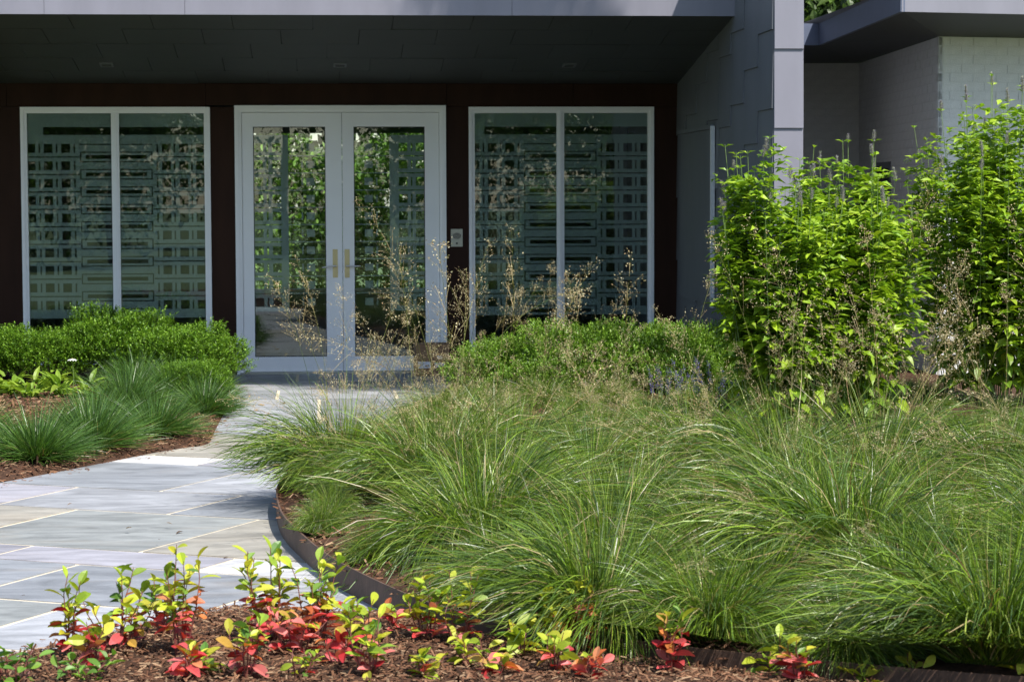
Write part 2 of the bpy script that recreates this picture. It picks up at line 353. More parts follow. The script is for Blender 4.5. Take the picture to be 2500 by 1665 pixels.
# window units
def film_mesh(x0, x1, z0, z1, holes):
    xs = sorted({x0, x1, *[min(max(h[i], x0), x1) for h in holes for i in (0, 1)]}); zs = sorted({z0, z1, *[min(max(h[i], z0), z1) for h in holes for i in (2, 3)]})
    xs = np.array(xs); zs = np.array(zs); cx = (xs[1:] + xs[:-1]) / 2; cz = (zs[1:] + zs[:-1]) / 2
    solid = np.ones((len(cx), len(cz)), bool)
    for a, b, c, d in holes: solid[np.ix_((cx > a) & (cx < b), (cz > c) & (cz < d))] = False
    mb = MB()
    for j in range(len(cz)):
        i = 0
        while i < len(cx):
            if solid[i, j]:
                k = i
                while k + 1 < len(cx) and solid[k + 1, j]: k += 1
                mb.quad((xs[i], 0, zs[j]), (xs[k + 1], 0, zs[j]), (xs[k + 1], 0, zs[j + 1]), (xs[i], 0, zs[j + 1])); i = k + 1
            else: i += 1
    return mb
def pxr(u0, u1, v0, v1): return (X(u0), X(u1), Z(v1), Z(v0))
ROWV = [361.4 + 42.2 * k for k in range(10)]
def window_holes(du):
    H = [pxr(100 + du if du else 108, 505 + du, 310, 329), pxr(60 + du, 515 + du, 773, 900)]
    for k, v in enumerate(ROWV):
        for cu in (77, 119.3, 162, 408, 450, 491): H.append(pxr(cu + du - 10.7, cu + du + 10.7, v - 10.7, v + 10.7))
        for cu in (98, 140, 183.6, 386, 427.5, 470): H.append(pxr(cu + du - 1.9, cu + du + 1.9, v - 10.7, v + 10.7))
        lv = v + 21.1
        if k < 9:
            H.append(pxr(70 + du, 196 + du, lv - 1.4, lv + 1.4)); H.append(pxr(376 + du, 505 + du, lv - 1.4, lv + 1.4))
        a, b, c, d = 197 + du, 374 + du, lv - 12.8, lv + 12.8
        H += [pxr(a, b, c, c + 2.7), pxr(a, b, d - 2.7, d), pxr(a, a + 3, c, d), pxr(b - 3, b, c, d), pxr(211 + du, 360 + du, lv - 4.6, lv + 4.6)]
    H.append(pxr(197 + du, 374 + du, 351, 353.5))
    return H
def window_unit(x0, x1, xm, du, zb=0.10):
    wn = ob('window', None, house)
    fw = 0.030; zt = WTOP
    m_ = MB()
    for (a, b, c, d) in ((x0, x0 + fw, zb, zt), (x1 - fw, x1, zb, zt), (x0 + fw, x1 - fw, zt - fw, zt), (x0 + fw, x1 - fw, zb, zb + fw)): m_.box(a, b, -0.012, 0.10, c, d)
    m_.build('frame', M['white'], wn)
    m_ = MB(); sw = 0.028; y0, y1 = 0.008, 0.07
    a0, a1, c0, c1 = x0 + fw, x1 - fw, zb + fw, zt - fw
    for (a, b, c, d) in ((a0, a0 + sw, c0, c1), (a1 - sw, a1, c0, c1), (a0 + sw, xm - .012, c1 - sw, c1), (xm + .012, a1 - sw, c1 - sw, c1), (a0 + sw, xm - .012, c0, c0 + sw), (xm + .012, a1 - sw, c0, c0 + sw),
                         (xm - .036, xm - .012, c0 + sw, c1 - sw), (xm + .012, xm + .036, c0 + sw, c1 - sw)): m_.box(a, b, y0, y1, c, d)
    m_.build('sash', M['white'], wn)
    MB().box(xm - .0118, xm + .0118, -0.006, 0.08, c0 + .001, c1 - .001).build('mullion', M['white'], wn)
    for (a, b) in ((a0 + sw, xm - .036), (xm + .036, a1 - sw)):
        MB().box(a + .001, b - .001, 0.028, 0.034, c0 + sw + .001, c1 - sw - .001).build('pane', M['glass'], wn)
        o = film_mesh(a + .001, b - .001, c0 + sw + .001, c1 - sw - .001, window_holes(du)).build('frosted_film', M['film'], wn); o.location = (0, 0.045, 0)
    return wn
window_unit(wl0, wl1, X(284), 0)
window_unit(wr0, wr1, X(1369), 1084)
# double door
fr = MB(); w1 = 0.035
for (a, b, c, d) in ((d0, d0 + w1, -0.01, DTOP), (d1 - w1, d1, -0.01, DTOP), (d0 + w1, d1 - w1, DTOP - w1, DTOP)): fr.box(a, b, -0.03, 0.12, c, d)
e0, e1, et = d0 + w1, d1 - w1, DTOP - w1
for (a, b, c, d) in ((e0, e0 + .03, -0.01, et), (e1 - .03, e1, -0.01, et), (e0 + .03, e1 - .03, et - .03, et)): fr.box(a, b, -0.015, 0.11, c, d)
fr.build('door_frame', M['white'], house)
MB().box(d0 + .036, d1 - .036, -0.06, 0.14, -0.03, 0.012).build('door_threshold', M['steel'], house)
def leaf_holes_left():
    H = [pxr(580, 720, 300, 330), pxr(580, 720, 760, 900)]; base = []
    rows = [360 + 41.9 * k for k in range(10)]
    for k, v in enumerate(rows):
        for cu in (633, 676.5): H.append(pxr(cu - 10.5, cu + 10.5, v - 10.5, v + 10.5))
        H.append(pxr(652, 656, v - 10.5, v + 10.5))
        if k < 9: H.append(pxr(600, 689, v + 20, v + 22.6))
    return H, rows
def door_leaf(x0, x1, ga, gb, side):
    lf = ob('door_leaf', None, house); zt, zb = et - .034, 0.016; g0, g1 = Z(870), Z(310); y0, y1 = 0.0, 0.05
    m_ = MB()
    for (a, b, c, d) in ((x0, ga, zb, zt), (gb, x1, zb, zt), (ga, gb, g1, zt), (ga, gb, zb, g0)): m_.box(a, b, y0, y1, c, d)
    m_.build('stile_and_rail', M['white'], lf)
    MB().box(ga + .001, gb - .001, 0.02, 0.026, g0 + .001, g1 - .001).build('pane', M['glass'], lf)
    m_ = MB(); q = .007
    for (a, b, c, d) in ((ga, ga + q, g0, g1), (gb - q, gb, g0, g1), (ga + q, gb - q, g0, g0 + q), (ga + q, gb - q, g1 - q, g1)): m_.box(a, b, 0.008, 0.0195, c, d)
    m_.build('glazing_bead', M['black'], lf)
    H, rows = leaf_holes_left()
    if side < 0:
        fm = film_mesh(ga + .002, X(705), g0 + .002, g1 - .002, H)
        bars = [(749, 769, v - 9, v + 9) for v in rows] + [(737, 741, v - 9, v + 9) for v in rows] + [(706, 796, v + 19.6, v + 22) for v in rows[:-1]]
    else:
        du = 352; H = [(h[0] + X(du + 600) - X(600) if False else h[0], h[1], h[2], h[3]) for h in H]
        H = [pxr(940, 1045, 300, 330), pxr(940, 1045, 760, 900)]
        for k, v in enumerate(rows):
            for cu in (985.5, 1027): H.append(pxr(cu - 10.5, cu + 10.5, v - 10.5, v + 10.5))
            H.append(pxr(1004.5, 1008, v - 10.5, v + 10.5))
            if k < 9: H.append(pxr(975, 1045, v + 20, v + 22.6))
        fm = film_mesh(X(952), gb - .002, g0 + .002, g1 - .002, H)
        bars = [(891, 911, v - 9, v + 9) for v in rows] + [(919, 923, v - 9, v + 9) for v in rows] + [(868, 951, v + 19.6, v + 22) for v in rows[:-1]]
    for b_ in bars:
        r_ = pxr(*b_); fm.quad((r_[0], 0, r_[2]), (r_[1], 0, r_[2]), (r_[1], 0, r_[3]), (r_[0], 0, r_[3]))
    o = fm.build('frosted_film', M['film'], lf); o.location = (0, 0.038, 0)
    # lever handle on a tall brass plate
    pc = X(818) if side < 0 else X(847); z0, z1 = Z(678), Z(609)
    MB().box(pc - .024, pc + .024, -0.005, 0.0, z0, z1).build('lock_plate', M['brass'], lf)
    zz = Z(650)
    hb = MB().tube([(pc, -.004, zz), (pc, -.05, zz)], .009, 8)
    hb.tube([(pc - side * .012, -.05, zz + .002), (pc + side * .06, -.052, zz), (pc + side * .125, -.050, zz - (.012 if side < 0 else -.002))], [.0075, .0075, .0065], 8)
    hb.build('lever_handle', M['steel'], lf, smooth=True)
    return lf
xm = X(836.5)
door_leaf(e0 + .033, xm - .002, X(620), X(796), -1)
door_leaf(xm + .002, e1 - .033, X(865), X(1038), 1)
MB().box(X(826), X(835.5), -0.006, 0.0, 0.02, et - .036).build('meeting_strip', M['white'], house)
# room behind the glass
RD = 5.2
MB().box(XL, XR + .1, 0.16, RD, -0.06, -0.02).build('room_floor', M['roomfloor'], house)
MB().box(XL, XR + .1, 0.18, RD + .3, 2.75, 2.9).build('room_ceiling', M['room'], house)
MB().box(XL - .1, XL, 0.0, RD, -0.05, 2.75).build('room_side_wall', M['room'], house)
MB().box(XR + .2, XR + .3, 0.02, RD, -0.05, 2.75).build('room_side_wall', M['room'], house)
for a, b, c, d in ((XL, -1.1, -0.05, 2.75), (1.2, XR + .2, -0.05, 2.75), (-1.1, 1.2, 2.42, 2.75)): MB().box(a, b, RD, RD + .15, c, d).build('room_back_wall', M['room'], house)
MB().box(-1.1, 1.2, RD + .1, RD + .2, -0.05, 0.58).build('room_back_wall', M['room'], house)
MB().box(-1.1, 1.2, RD - .05, RD + .02, 0.56, 0.60).build('rear_sill', M['white'], house)
for xx in (-1.07, 0.03, 1.13): MB().box(xx - .03, xx + .03, RD + .02, RD + .09, -0.02, 2.42).build('rear_window_post', M['white'], house)
# canopy: roof, fascia, sloping soffit of staggered panels
FY, FZ = -3.128, 3.158; FX0 = -6.0
sl_ = (FZ - WT) / FY
NROW = 5; rd = abs(FY) / NROW
panel_w = 0.66
pm = MB().hexa([(x, y, z + (y - 0) * 0) for x in (-panel_w / 2 + .003, panel_w / 2 - .003) for y in (-rd / 2 + .001, rd / 2 - .001) for z in (-0.012, 0.0)])
soff_me = pm.mesh('soffit_panel', M['soffit'])
soffit = ob('soffit', MB().hexa([(FX0, FY + .02, FZ + .012), (FX0, FY + .02, FZ + .05), (FX0, 0.16, WT + .012), (FX0, 0.16, WT + .05), (XR, FY + .02, FZ + .012), (XR, FY + .02, FZ + .05), (XR, 0.16, WT + .012), (XR, 0.16, WT + .05)]).mesh('soffit', M['black']), house)
ang = math.atan2(FZ - WT, -FY)
for r_ in range(NROW):
    y = -rd * (r_ + .5); z = WT + y * sl_ + 0.011
    x = XR - panel_w / 2 - (0.27 if r_ % 2 else 0.60) - 0.06 * r_
    first = XR
    while x > FX0:
        o = ob('soffit_panel', soff_me, soffit, loc=(x, y, z + RNG.uniform(-.0015, .0015)), rot=(-ang + RNG.uniform(-.004, .004), RNG.uniform(-.004, .004), 0)); x -= panel_w
    xs_ = XR - (0.27 if r_ % 2 else 0.60) - 0.06 * r_
    if XR - xs_ > .03:
        MB().box((xs_ - XR) / 2 + .003, (XR - xs_) / 2 - .003, -rd / 2 + .001, rd / 2 - .001, -0.012, 0).build('soffit_panel', M['soffit'], soffit, loc=((xs_ + XR) / 2, y, z), rot=(-ang, 0, 0))
for u_ in (260, 830, 1390):
    p = atY(u_, 150, -0.95); zz = WT + p[1] * sl_
    lt = ob('soffit_light', None, house, loc=(p[0], p[1], zz), rot=(-ang, 0, 0))
    m_ = MB()
    for a, b, c, d in ((-.06, .06, -.085, -.062), (-.06, .06, .062, .085), (-.06, -.042, -.062, .062), (.042, .06, -.062, .062)): m_.box(a, b, c, d, -0.012, 0.002)
    m_.build('trim', M['clad'], lt); MB().box(-.042, .042, -.062, .062, -0.004, 0.001).build('lens', M['soffit'], lt)
# fascia in folded metal sheets
xa = FX0
for xb in (-4.4, -2.38, X(450) * .86, 1.4, XR):
    MB().hexa([(x, y, z) for x in (xa + .0015, xb - .0015) for y in (FY - (0.006 if int(xa * 7) % 2 else 0.004), FY + .02) for z in (FZ - .01, FZ + 0.62)]).build('fascia_sheet', M['zinc'], house); xa = xb
MB().hexa([(FX0, FY + .02, FZ + .55), (FX0, FY + .02, FZ + .6), (FX0, 6, 3.3), (FX0, 6, 3.35), (XR, FY + .02, FZ + .55), (XR, FY + .02, FZ + .6), (XR, 6, 3.3), (XR, 6, 3.35)]).build('roof', M['clad'], house)
MB().box(FX0, XR, 0.18, 0.3, 2.9, 3.6).build('roof_upstand', M['clad'], house)

# ---------------------------------------------------------------- fin wall beside the entrance, clad in lapped panels
PF = -4.76; PX0, PX1, PT = 3.254, 3.478, 4.35
fin = ob('fin_wall', None, loc=(PX0, PF, 0), label='tall projecting fin wall clad in lapped grey panels beside the entrance canopy', cat='wall')
MB().box(0.02, PX1 - PX0, 0.02, -PF - .001, -0.05, PT).build('core', M['clad'], fin)
ph, pw = 0.597, 0.60
def lap(wd, hg, name):   # a wedge: proud at the bottom, flush at the top
    return MB().hexa([(x, y, z) for x, y, z in ((-.016, 0, 0), (-.004, 0, hg), (-.016, wd, 0), (-.004, wd, hg), (.019, 0, 0), (.019, 0, hg), (.019, wd, 0), (.019, wd, hg))]).mesh(name, M['clad'])
lap_me = lap(pw - .004, ph - .002, 'cladding_panel')
ns = int(-PF / pw) + 1
for s_ in range(ns):
    y0 = 0.004 + s_ * pw
    if y0 > -PF - .1: continue
    wd = min(pw - .004, -PF - .004 - y0)
    off = (2.33, 2.08, 2.42, 2.25)[s_ % 4]
    me_ = lap_me if wd > pw - .01 else lap(wd, ph - .002, 'cladding_panel')
    zb = off - math.ceil((off + .05) / ph) * ph
    while zb < PT:
        ob('cladding_panel', me_, fin, loc=(0, y0, zb)); zb += ph
fw_ = PX1 - PX0
front_me = MB().hexa([(0.001, -.018, 0), (0.001, -.004, ph - .003), (0.001, .0195, 0), (0.001, .0195, ph - .003), (fw_, -.018, 0), (fw_, -.004, ph - .003), (fw_, .0195, 0), (fw_, .0195, ph - .003)]).mesh('front_panel', M['zinc'])
zb = 2.182 - 4 * ph
while zb < PT:
    ob('front_panel', front_me, fin, loc=(0.0, 0, zb)); zb += ph
# blank panel with a pale casing set on the inner face of the fin wall
bp_ = ob('blank_panel', MB().box(-.028, -.017, -PF - 2.15, -PF - .24, 0.72, 2.25).mesh('blank_panel', M['clad']), fin)
cs = ob('casing', None, fin)
MB().box(-.05, -.017, -PF - 2.205, -PF - 2.152, 0.70, 2.275).build('casing_upright', M['mortarw'], cs)
MB().box(-.045, -.017, -PF - 2.15, -PF - .22, 2.252, 2.29).build('casing_head', M['clad'], cs)

# ---------------------------------------------------------------- right wing: painted brick, flat roof with deep eaves
wing = ob('brick_wing', None, label='white painted brick wing with dark overhanging eaves behind the tall hyssop', cat='house')
zt = 2.98
W0 = gz(2292, 90, zt)[:2]; I0 = gz(2098, 155, zt)[:2]
Wd = np.array([math.cos(math.radians(12)), math.sin(math.radians(12))]); W1 = W0 + Wd * 3.6
I1 = np.array([PX1 - 0.02, I0[1] + .05])
BL, BH, BD = 0.203, 0.0645, 0.03
def brick_wall(A, B, zlow, nprow, label_rows):
    d = unit(B - A); L = np.linalg.norm(B - A); ang_ = math.atan2(d[1], d[0])
    wl = ob('brick_face', None, wing, loc=(A[0], A[1], 0), rot=(0, 0, ang_))
    MB().box(0, L, 0.003, 0.035, -0.05, zt).build('mortar', M['mortarw'], wl)
    px_, pz_ = BL + .010, BH + .010
    rows_ = int(zt / pz_); bricks = []
    for r_ in range(rows_ - 1, -1, -1):
        z0 = zt - (rows_ - r_) * pz_ + .004; x0 = -(px_ / 2 if r_ % 2 else 0)
        while x0 < L - .002:
            a, b = max(x0, 0.0), min(x0 + BL, L)
            if b - a > .02: bricks.append((a, b, z0))
            x0 += px_
    full = MB().box(0, BL, 0, BD, 0, BH).mesh('brick', M['brick']); rest = MB(); k = 0
    for a, b, z0 in bricks:
        yo = RNG.uniform(-.002, .002)
        if k < 290 and z0 > zlow:
            k += 1
            if abs((b - a) - BL) < 1e-4: ob('brick', full, wl, loc=(a, yo, z0), rot=(0, 0, RNG.uniform(-.006, .006)))
            else: MB().box(0, b - a, 0, BD, 0, BH).build('brick', M['brick'], wl, loc=(a, yo, z0))
        else: rest.box(a, b, yo, BD, z0, z0 + BH)
    if rest.n: rest.build('lower_courses', M['brick'], wl, kind='stuff')
    return wl
# faces: normals point to local -Y, so run each wall left to right as seen from outside
brick_wall(W0, W1, 0.9, 0, 0)
brick_wall(I0, W0 + (I0 - W0) * 0.0, 0.9, 0, 0)
brick_wall(I1, I0, 0.9, 0, 0)
cin = MB().hexa([(*p, z) for p in (I1 + [0, .04], I0 + [.02, .04], np.array([I1[0], 3.0]), np.array([7.4, 3.0])) for z in (zt + .012, zt + .03)])
cin.quad((*(W0 + [.02, .03]), zt + .012), (*(W1 + [0, .03]), zt + .012), (7.4, 3.0, zt + .012), (*(I0 + [.02, .04]), zt + .012)); cin.build('ceiling', M['room'], wing)
for c_, o_ in ((W0, (.018, .020)), (I0, (.012, .016))):
    MB().box(c_[0] + o_[0] - .016, c_[0] + o_[0] + .03, c_[1] + o_[1] - .014, c_[1] + o_[1] + .03, -.05, zt).build('corner_filler', M['mortarw'], wing)
dd = unit(W0 - I0); dn = np.array([dd[1], -dd[0]])
q0 = I0 + dd * 1.05; q1 = I0 + dd * 1.75
def vbox(mb, a, b, nrm, d0_, d1_, z0, z1): return mb.hexa([(*(p + nrm * s), z) for p in (a, b) for s in (d1_, d0_) for z in (z0, z1)])
sw_ = ob('side_window', None, wing)
vbox(MB(), q0, q1, dn, -.02, .012, 0.6, 1.98).build('frame', M['clad'], sw_)
vbox(MB(), q0 + dd * .06, q1 - dd * .06, dn, .0, .016, 0.66, 1.92).build('pane', M['black'], sw_)
# eaves
F0 = gz(2200, 27, 3.10)[:2]; F1 = F0 + Wd * 3.9; B0 = gz(2000, 108, 3.06)[:2]; B1 = np.array([PX1 + .002, B0[1] + .0])
zF, zB = 3.10, 3.055
zs_ = zt + .002
m_ = MB()
m_.quad((*F0, zF), (*F1, zF), (*W1, zs_), (*W0, zs_)).quad((*B0, zB), (*F0, zF), (*W0, zs_), (*I0, zs_)).quad((*B1, zB), (*B0, zB), (*I0, zs_), (*I1, zs_))
m_.build('soffit', M['soffit'], wing)
def fascia(a, b, za, zb_, h, mat):
    n_ = unit(np.array([(b - a)[1], -(b - a)[0]])); MB().hexa([(*(p + n_ * s), z + dz) for p, z in ((a, za), (b, zb_)) for s in (.004, -.03) for dz in (-.008, h)]).build('fascia', mat, wing)
fascia(F0 + Wd * .005, F1, zF, zF, .19, M['zinc']); fascia(B0, F0, zB, zF, .19, M['blue']); fascia(B1, B0 - np.array([.005, 0]), zB, zB, .19, M['blue'])
m_ = MB(); hh = .185
m_.quad((*F0, zF + hh), (*F1, zF + hh), (F1[0], 3, 3.3), (B0[0], 3, 3.3)).quad((*B0, zB + hh), (*F0, zF + hh), (B0[0] + .001, 3, 3.3), (B0[0], 3, 3.3)).quad((*B1, zB + hh), (*B0, zB + hh), (B0[0], 3, 3.3), (B1[0], 3, 3.3))
m_.build('roof', M['clad'], wing)

# ---------------------------------------------------------------- plants: mesh generators
def frames(d, up=None, roll=0.0):
    """rows of (side, axis, normal) for leaves that point along d"""
    d = unit(np.asarray(d, float)); up = np.broadcast_to(np.array([0, 0, 1.0]) if up is None else up, d.shape)
    s = np.cross(d, up); bad = np.linalg.norm(s, axis=1) < 1e-3; s[bad] = [1, 0, 0]; s = unit(s); nrm = np.cross(s, d)
    r = np.broadcast_to(roll, len(d))[:, None]
    s2 = s * np.cos(r) + nrm * np.sin(r); return s2, d, np.cross(s2, d)
def leaf_shape(Wd_, prof, fold=0.25, curl=-0.25, nseg=4, wave=0.0):
    """leaf of length 1 along +Y, blade width from prof(t), folded along the midrib and curling towards the tip"""
    V = []; Fq = []
    for i in range(nseg + 1):
        t = i / nseg; w_ = Wd_ * prof(t) * .5; y = t; z = curl * t * t + wave * math.sin(t * 9)
        V += [(-w_, y, z + fold * w_), (0, y, z), (w_, y, z + fold * w_ + wave * .5)]
    for i in range(nseg):
        a = i * 3; Fq += [(a, a + 1, a + 4, a + 3), (a + 1, a + 2, a + 5, a + 4)]
    return np.array(V), np.array(Fq)
ovate = lambda t: max(0.03, (math.sin(math.pi * min(1, t * 0.92 + .08) ** 0.75)) ** 0.9)
obov = lambda t: max(0.03, math.sin(math.pi * (min(1, t * .9 + .06)) ** 1.35) ** 0.85)
lance = lambda t: max(0.04, math.sin(math.pi * (t * .9 + .1) ** .8) ** .8)
KITE = (np.array([(0, 0, 0), (-.25, .42, .06), (0, .45, 0), (.25, .42, .06), (0, 1, -.14)]), np.array([(0, 2, 1), (0, 3, 2), (1, 2, 4), (2, 3, 4)]))
def scatter(tmpl, P, d, scale, cols, up=None, roll=0.0):
    V0, F0_ = tmpl; s, y, nn = frames(d, up, roll); sc = np.broadcast_to(scale, len(P))[:, None, None]
    V = P[:, None, :] + sc * (V0[None, :, 0:1] * s[:, None] + V0[None, :, 1:2] * y[:, None] + V0[None, :, 2:3] * nn[:, None])
    F_ = F0_[None] + (np.arange(len(P)) * len(V0))[:, None, None]
    return V.reshape(-1, 3), F_.reshape(-1, F0_.shape[1]), np.repeat(cols, len(V0), 0)
def join(parts):
    V, F_, C_ = [], [], []; n_ = 0
    for v, f, c in parts: V.append(v); F_.append(f + n_); C_.append(c); n_ += len(v)
    return np.concatenate(V), F_, np.concatenate(C_)
def pick(rng, pal, n_, var=.24):
    pal = np.array(pal); c = pal[rng.integers(0, len(pal), n_)]; return np.clip(c * (1 + rng.normal(0, var, (n_, 1))), .004, 1)
def ribbons(C, wid, side, cols):
    """C: (N,S,3) centre lines; wid: (N,S); side: (N,S,3)"""
    N, S, _ = C.shape; V = np.stack([C - side * wid[..., None], C + side * wid[..., None]], 2).reshape(-1, 3)
    b = (np.arange(N) * S * 2)[:, None] + (np.arange(S - 1) * 2)[None]; b = b.ravel()
    return V, np.stack([b, b + 1, b + 3, b + 2], 1), np.repeat(cols, S * 2, 0)
def grass_blades(rng, n_, base_r, L, tilt, bend, wid, pal, nseg=6, power=1.5, lo=0.01):
    az = rng.uniform(0, 2 * math.pi, n_); r_ = base_r * np.sqrt(rng.uniform(0, 1, n_))
    az2 = az + rng.normal(0, .35, n_)
    Ls = rng.uniform(L[0], L[1], n_); t0 = np.abs(tilt[0] + (tilt[1] - tilt[0]) * (r_ / base_r) ** .9 + rng.normal(0, .12, n_))
    bd = bend[0] + (bend[1] - bend[0]) * rng.uniform(0, 1, n_) ** 1.2
    P = np.stack([r_ * np.cos(az), r_ * np.sin(az), np.zeros(n_)], 1); pts = [P]
    wob = rng.normal(0, .25, n_)
    for k in range(nseg):
        s = (k + .5) / nseg; th = np.minimum(t0 + bd * s ** power, 2.75); a_ = az2 + wob * s
        P = P + (Ls / nseg)[:, None] * np.stack([np.sin(th) * np.cos(a_), np.sin(th) * np.sin(a_), np.cos(th)], 1)
        P[:, 2] = np.maximum(P[:, 2], lo + .01 * rng.uniform(0, 1, n_)); pts.append(P)
    C = np.stack(pts, 1); T = unit(np.gradient(C, axis=1)); rv = unit(rng.normal(0, 1, (n_, 3)))[:, None, :]
    sd_ = unit(np.cross(T, rv)); prof = np.array([.8, 1, 1, .95, .8, .5, .08])[np.round(np.linspace(0, 6, nseg + 1)).astype(int)]
    w_ = rng.uniform(wid[0], wid[1], n_)[:, None] * prof[None] * .5
    return ribbons(C, w_, sd_, pick(rng, pal, n_))
GREEN_F = [(.074, .135, .009), (.11, .19, .012), (.072, .13, .028), (.155, .24, .017), (.042, .08, .014), (.18, .225, .040)]
TAN = [(.30, .23, .11), (.24, .15, .07), (.36, .29, .15)]
def fountain_mesh(seed):
    rng = np.random.default_rng(seed)
    A = grass_blades(rng, 2100, .12, (.26, .62), (.10, .9), (1.1, 3.0), (.0022, .0044), GREEN_F, 8, 1.15)
    B = grass_blades(rng, 300, .12, (.30, .52), (.0, .5), (.2, 1.1), (.0022, .0034), GREEN_F, 5)
    D = grass_blades(rng, 110, .14, (.25, .65), (.1, 1.0), (.6, 2.2), (.002, .0035), TAN, 6)
    V, F_, C_ = join([A, B, D]); return make('fountain_grass', V, F_, M['grass'], C_)
GREEN_S = [(.048, .115, .018), (.07, .145, .024), (.06, .125, .032), (.095, .175, .03)]
def spiky_mesh(seed):
    rng = np.random.default_rng(seed)
    A = grass_blades(rng, 1500, .10, (.28, .50), (.0, 1.3), (.0, .8), (.0032, .0060), GREEN_S, 5, 1.6)
    D = grass_blades(rng, 60, .10, (.25, .45), (.6, 1.3), (.2, .9), (.003, .005), TAN, 5)
    V, F_, C_ = join([A, D]); return make('spiky_grass', V, F_, M['grass'], C_)
def seed_stalk(seed, Lr=(0.9, 1.25), lean=(.1, .6)):
    """one flowering stalk: a thin culm, whorls of hair-fine branchlets and little tan seeds"""
    rng = np.random.default_rng(seed); L = rng.uniform(*Lr); t0 = rng.uniform(*lean) * .5; bd = rng.uniform(*lean); S = 12
    P = np.zeros(3); pts = [P]; hook = rng.normal(0, .12)
    for k in range(S - 1):
        s = k / (S - 1); th = t0 + bd * s ** 1.3; P = P + L / (S - 1) * np.array([math.sin(th), hook * s * math.sin(th), math.cos(th)]); pts.append(P)
    pts = np.array(pts); stalk_c = np.array([(.20, .22, .06), (.30, .24, .10), (.24, .14, .06), (.14, .19, .05)])[rng.integers(0, 4)]
    C = pts[None]; T = unit(np.gradient(C, axis=1)); wd = np.linspace(.0026, .0009, S)[None] * .5
    parts = []
    for rv in ((0, 1, 0), (.9, .1, .3)):
        parts.append(ribbons(C, wd, unit(np.cross(T, np.array(rv, float))), stalk_c[None]))
    nb = rng.integers(20, 30); s0 = rng.uniform(.58, .66); ss = s0 + (1 - s0) * rng.uniform(0, 1, nb) ** .9
    spd = np.interp(ss, np.linspace(0, 1, S), np.arange(S)); i0 = np.minimum(spd.astype(int), S - 2); B0_ = pts[i0] + (pts[i0 + 1] - pts[i0]) * (spd - i0)[:, None]
    ta = unit(pts[i0 + 1] - pts[i0]); az = rng.uniform(0, 6.283, nb); e1_ = unit(np.cross(ta, [0, 1, 0.1])); e2_ = np.cross(ta, e1_)
    out = e1_ * np.cos(az)[:, None] + e2_ * np.sin(az)[:, None]; spread = rng.uniform(.5, 1.1, nb)[:, None]
    d = unit(ta * np.cos(spread) + out * np.sin(spread)); Lb = (.13 * (1 - (ss - s0) / (1 - s0)) + .028) * rng.uniform(.6, 1.2, nb)
    C2 = B0_[:, None, :] + d[:, None, :] * (Lb[:, None] * np.linspace(0, 1, 3)[None])[..., None]; C2[:, 2, 2] -= Lb * .08
    parts.append(ribbons(C2, np.full((nb, 3), .00065), np.broadcast_to(unit(np.cross(d, [.3, .2, .9]))[:, None, :], C2.shape), np.repeat(np.array([[.28, .22, .11]]), nb, 0)))
    ns_ = 7; ii = np.repeat(np.arange(nb), ns_); tt = rng.uniform(.25, 1, nb * ns_)
    Ps = B0_[ii] + d[ii] * (Lb[ii] * tt)[:, None] + rng.normal(0, .007, (nb * ns_, 3)); sdirs = unit(d[ii] + rng.normal(0, .5, (nb * ns_, 3)))
    dia = (np.array([(-.28, .4, 0), (0, 0, 0), (.28, .4, 0), (0, 1, .0), (0, .45, .26)]), np.array([(0, 1, 4), (1, 2, 4), (2, 3, 4), (3, 0, 4)]))
    cs_ = pick(rng, [(.52, .44, .26), (.44, .35, .19), (.62, .55, .37), (.36, .25, .14)], nb * ns_)
    parts.append(scatter(dia, Ps, sdirs, rng.uniform(.0045, .0088, nb * ns_), cs_, roll=rng.uniform(0, 6, nb * ns_)))
    V, F_, C_ = join(parts); return make('seed_stalk', V, F_, M['seed'], C_)
def shrub_mesh(seed, rx, ry, h, pal, nsprig=3700, lsize=(.017, .030), tilt_up=.8):
    """clipped evergreen mound: short sprigs of small leaves over lumpy shells"""
    rng = np.random.default_rng(seed)
    d = unit(rng.normal(0, 1, (nsprig, 3))); d[:, 2] = np.abs(d[:, 2]) * 1.0 - .12; d = unit(d)
    lump = 1 + .15 * np.sin(d[:, 0] * 5 + seed) * np.cos(d[:, 1] * 4.3 + seed * 2) + .07 * np.sin(d[:, 2] * 9 + d[:, 0] * 7 + seed) + rng.normal(0, .05, nsprig)
    shell = np.where(rng.uniform(0, 1, nsprig) < .62, 1.0, rng.uniform(.35, .92, nsprig)); sp = np.sign(d) * np.abs(d) ** .82
    base = sp * np.array([rx, ry, h * .62]) * (lump * shell)[:, None] + np.array([0, 0, h * .38]); base[:, 2] = np.maximum(base[:, 2], .03)
    ax_ = unit(d * np.array([.7, .7, .6]) + np.array([0, 0, tilt_up]) + rng.normal(0, .28, (nsprig, 3)))
    k = 11; ii = np.repeat(np.arange(nsprig), k); t = np.tile(np.linspace(0, 1, k), nsprig); Ls = rng.uniform(.045, .10, nsprig)[ii]
    P = base[ii] + ax_[ii] * (Ls * t)[:, None]; out = unit(rng.normal(0, 1, (len(ii), 3))); ld = unit(ax_[ii] * .75 + out * .75)
    V0, Fq = KITE; top = np.clip(t, 0, 1)
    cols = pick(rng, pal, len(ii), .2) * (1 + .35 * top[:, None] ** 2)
    L_ = rng.uniform(*lsize, len(ii))
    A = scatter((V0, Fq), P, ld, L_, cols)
    return make('shrub_foliage', *(lambda x: (x[0], x[1], M['leaf'], x[2]))(join([A])))
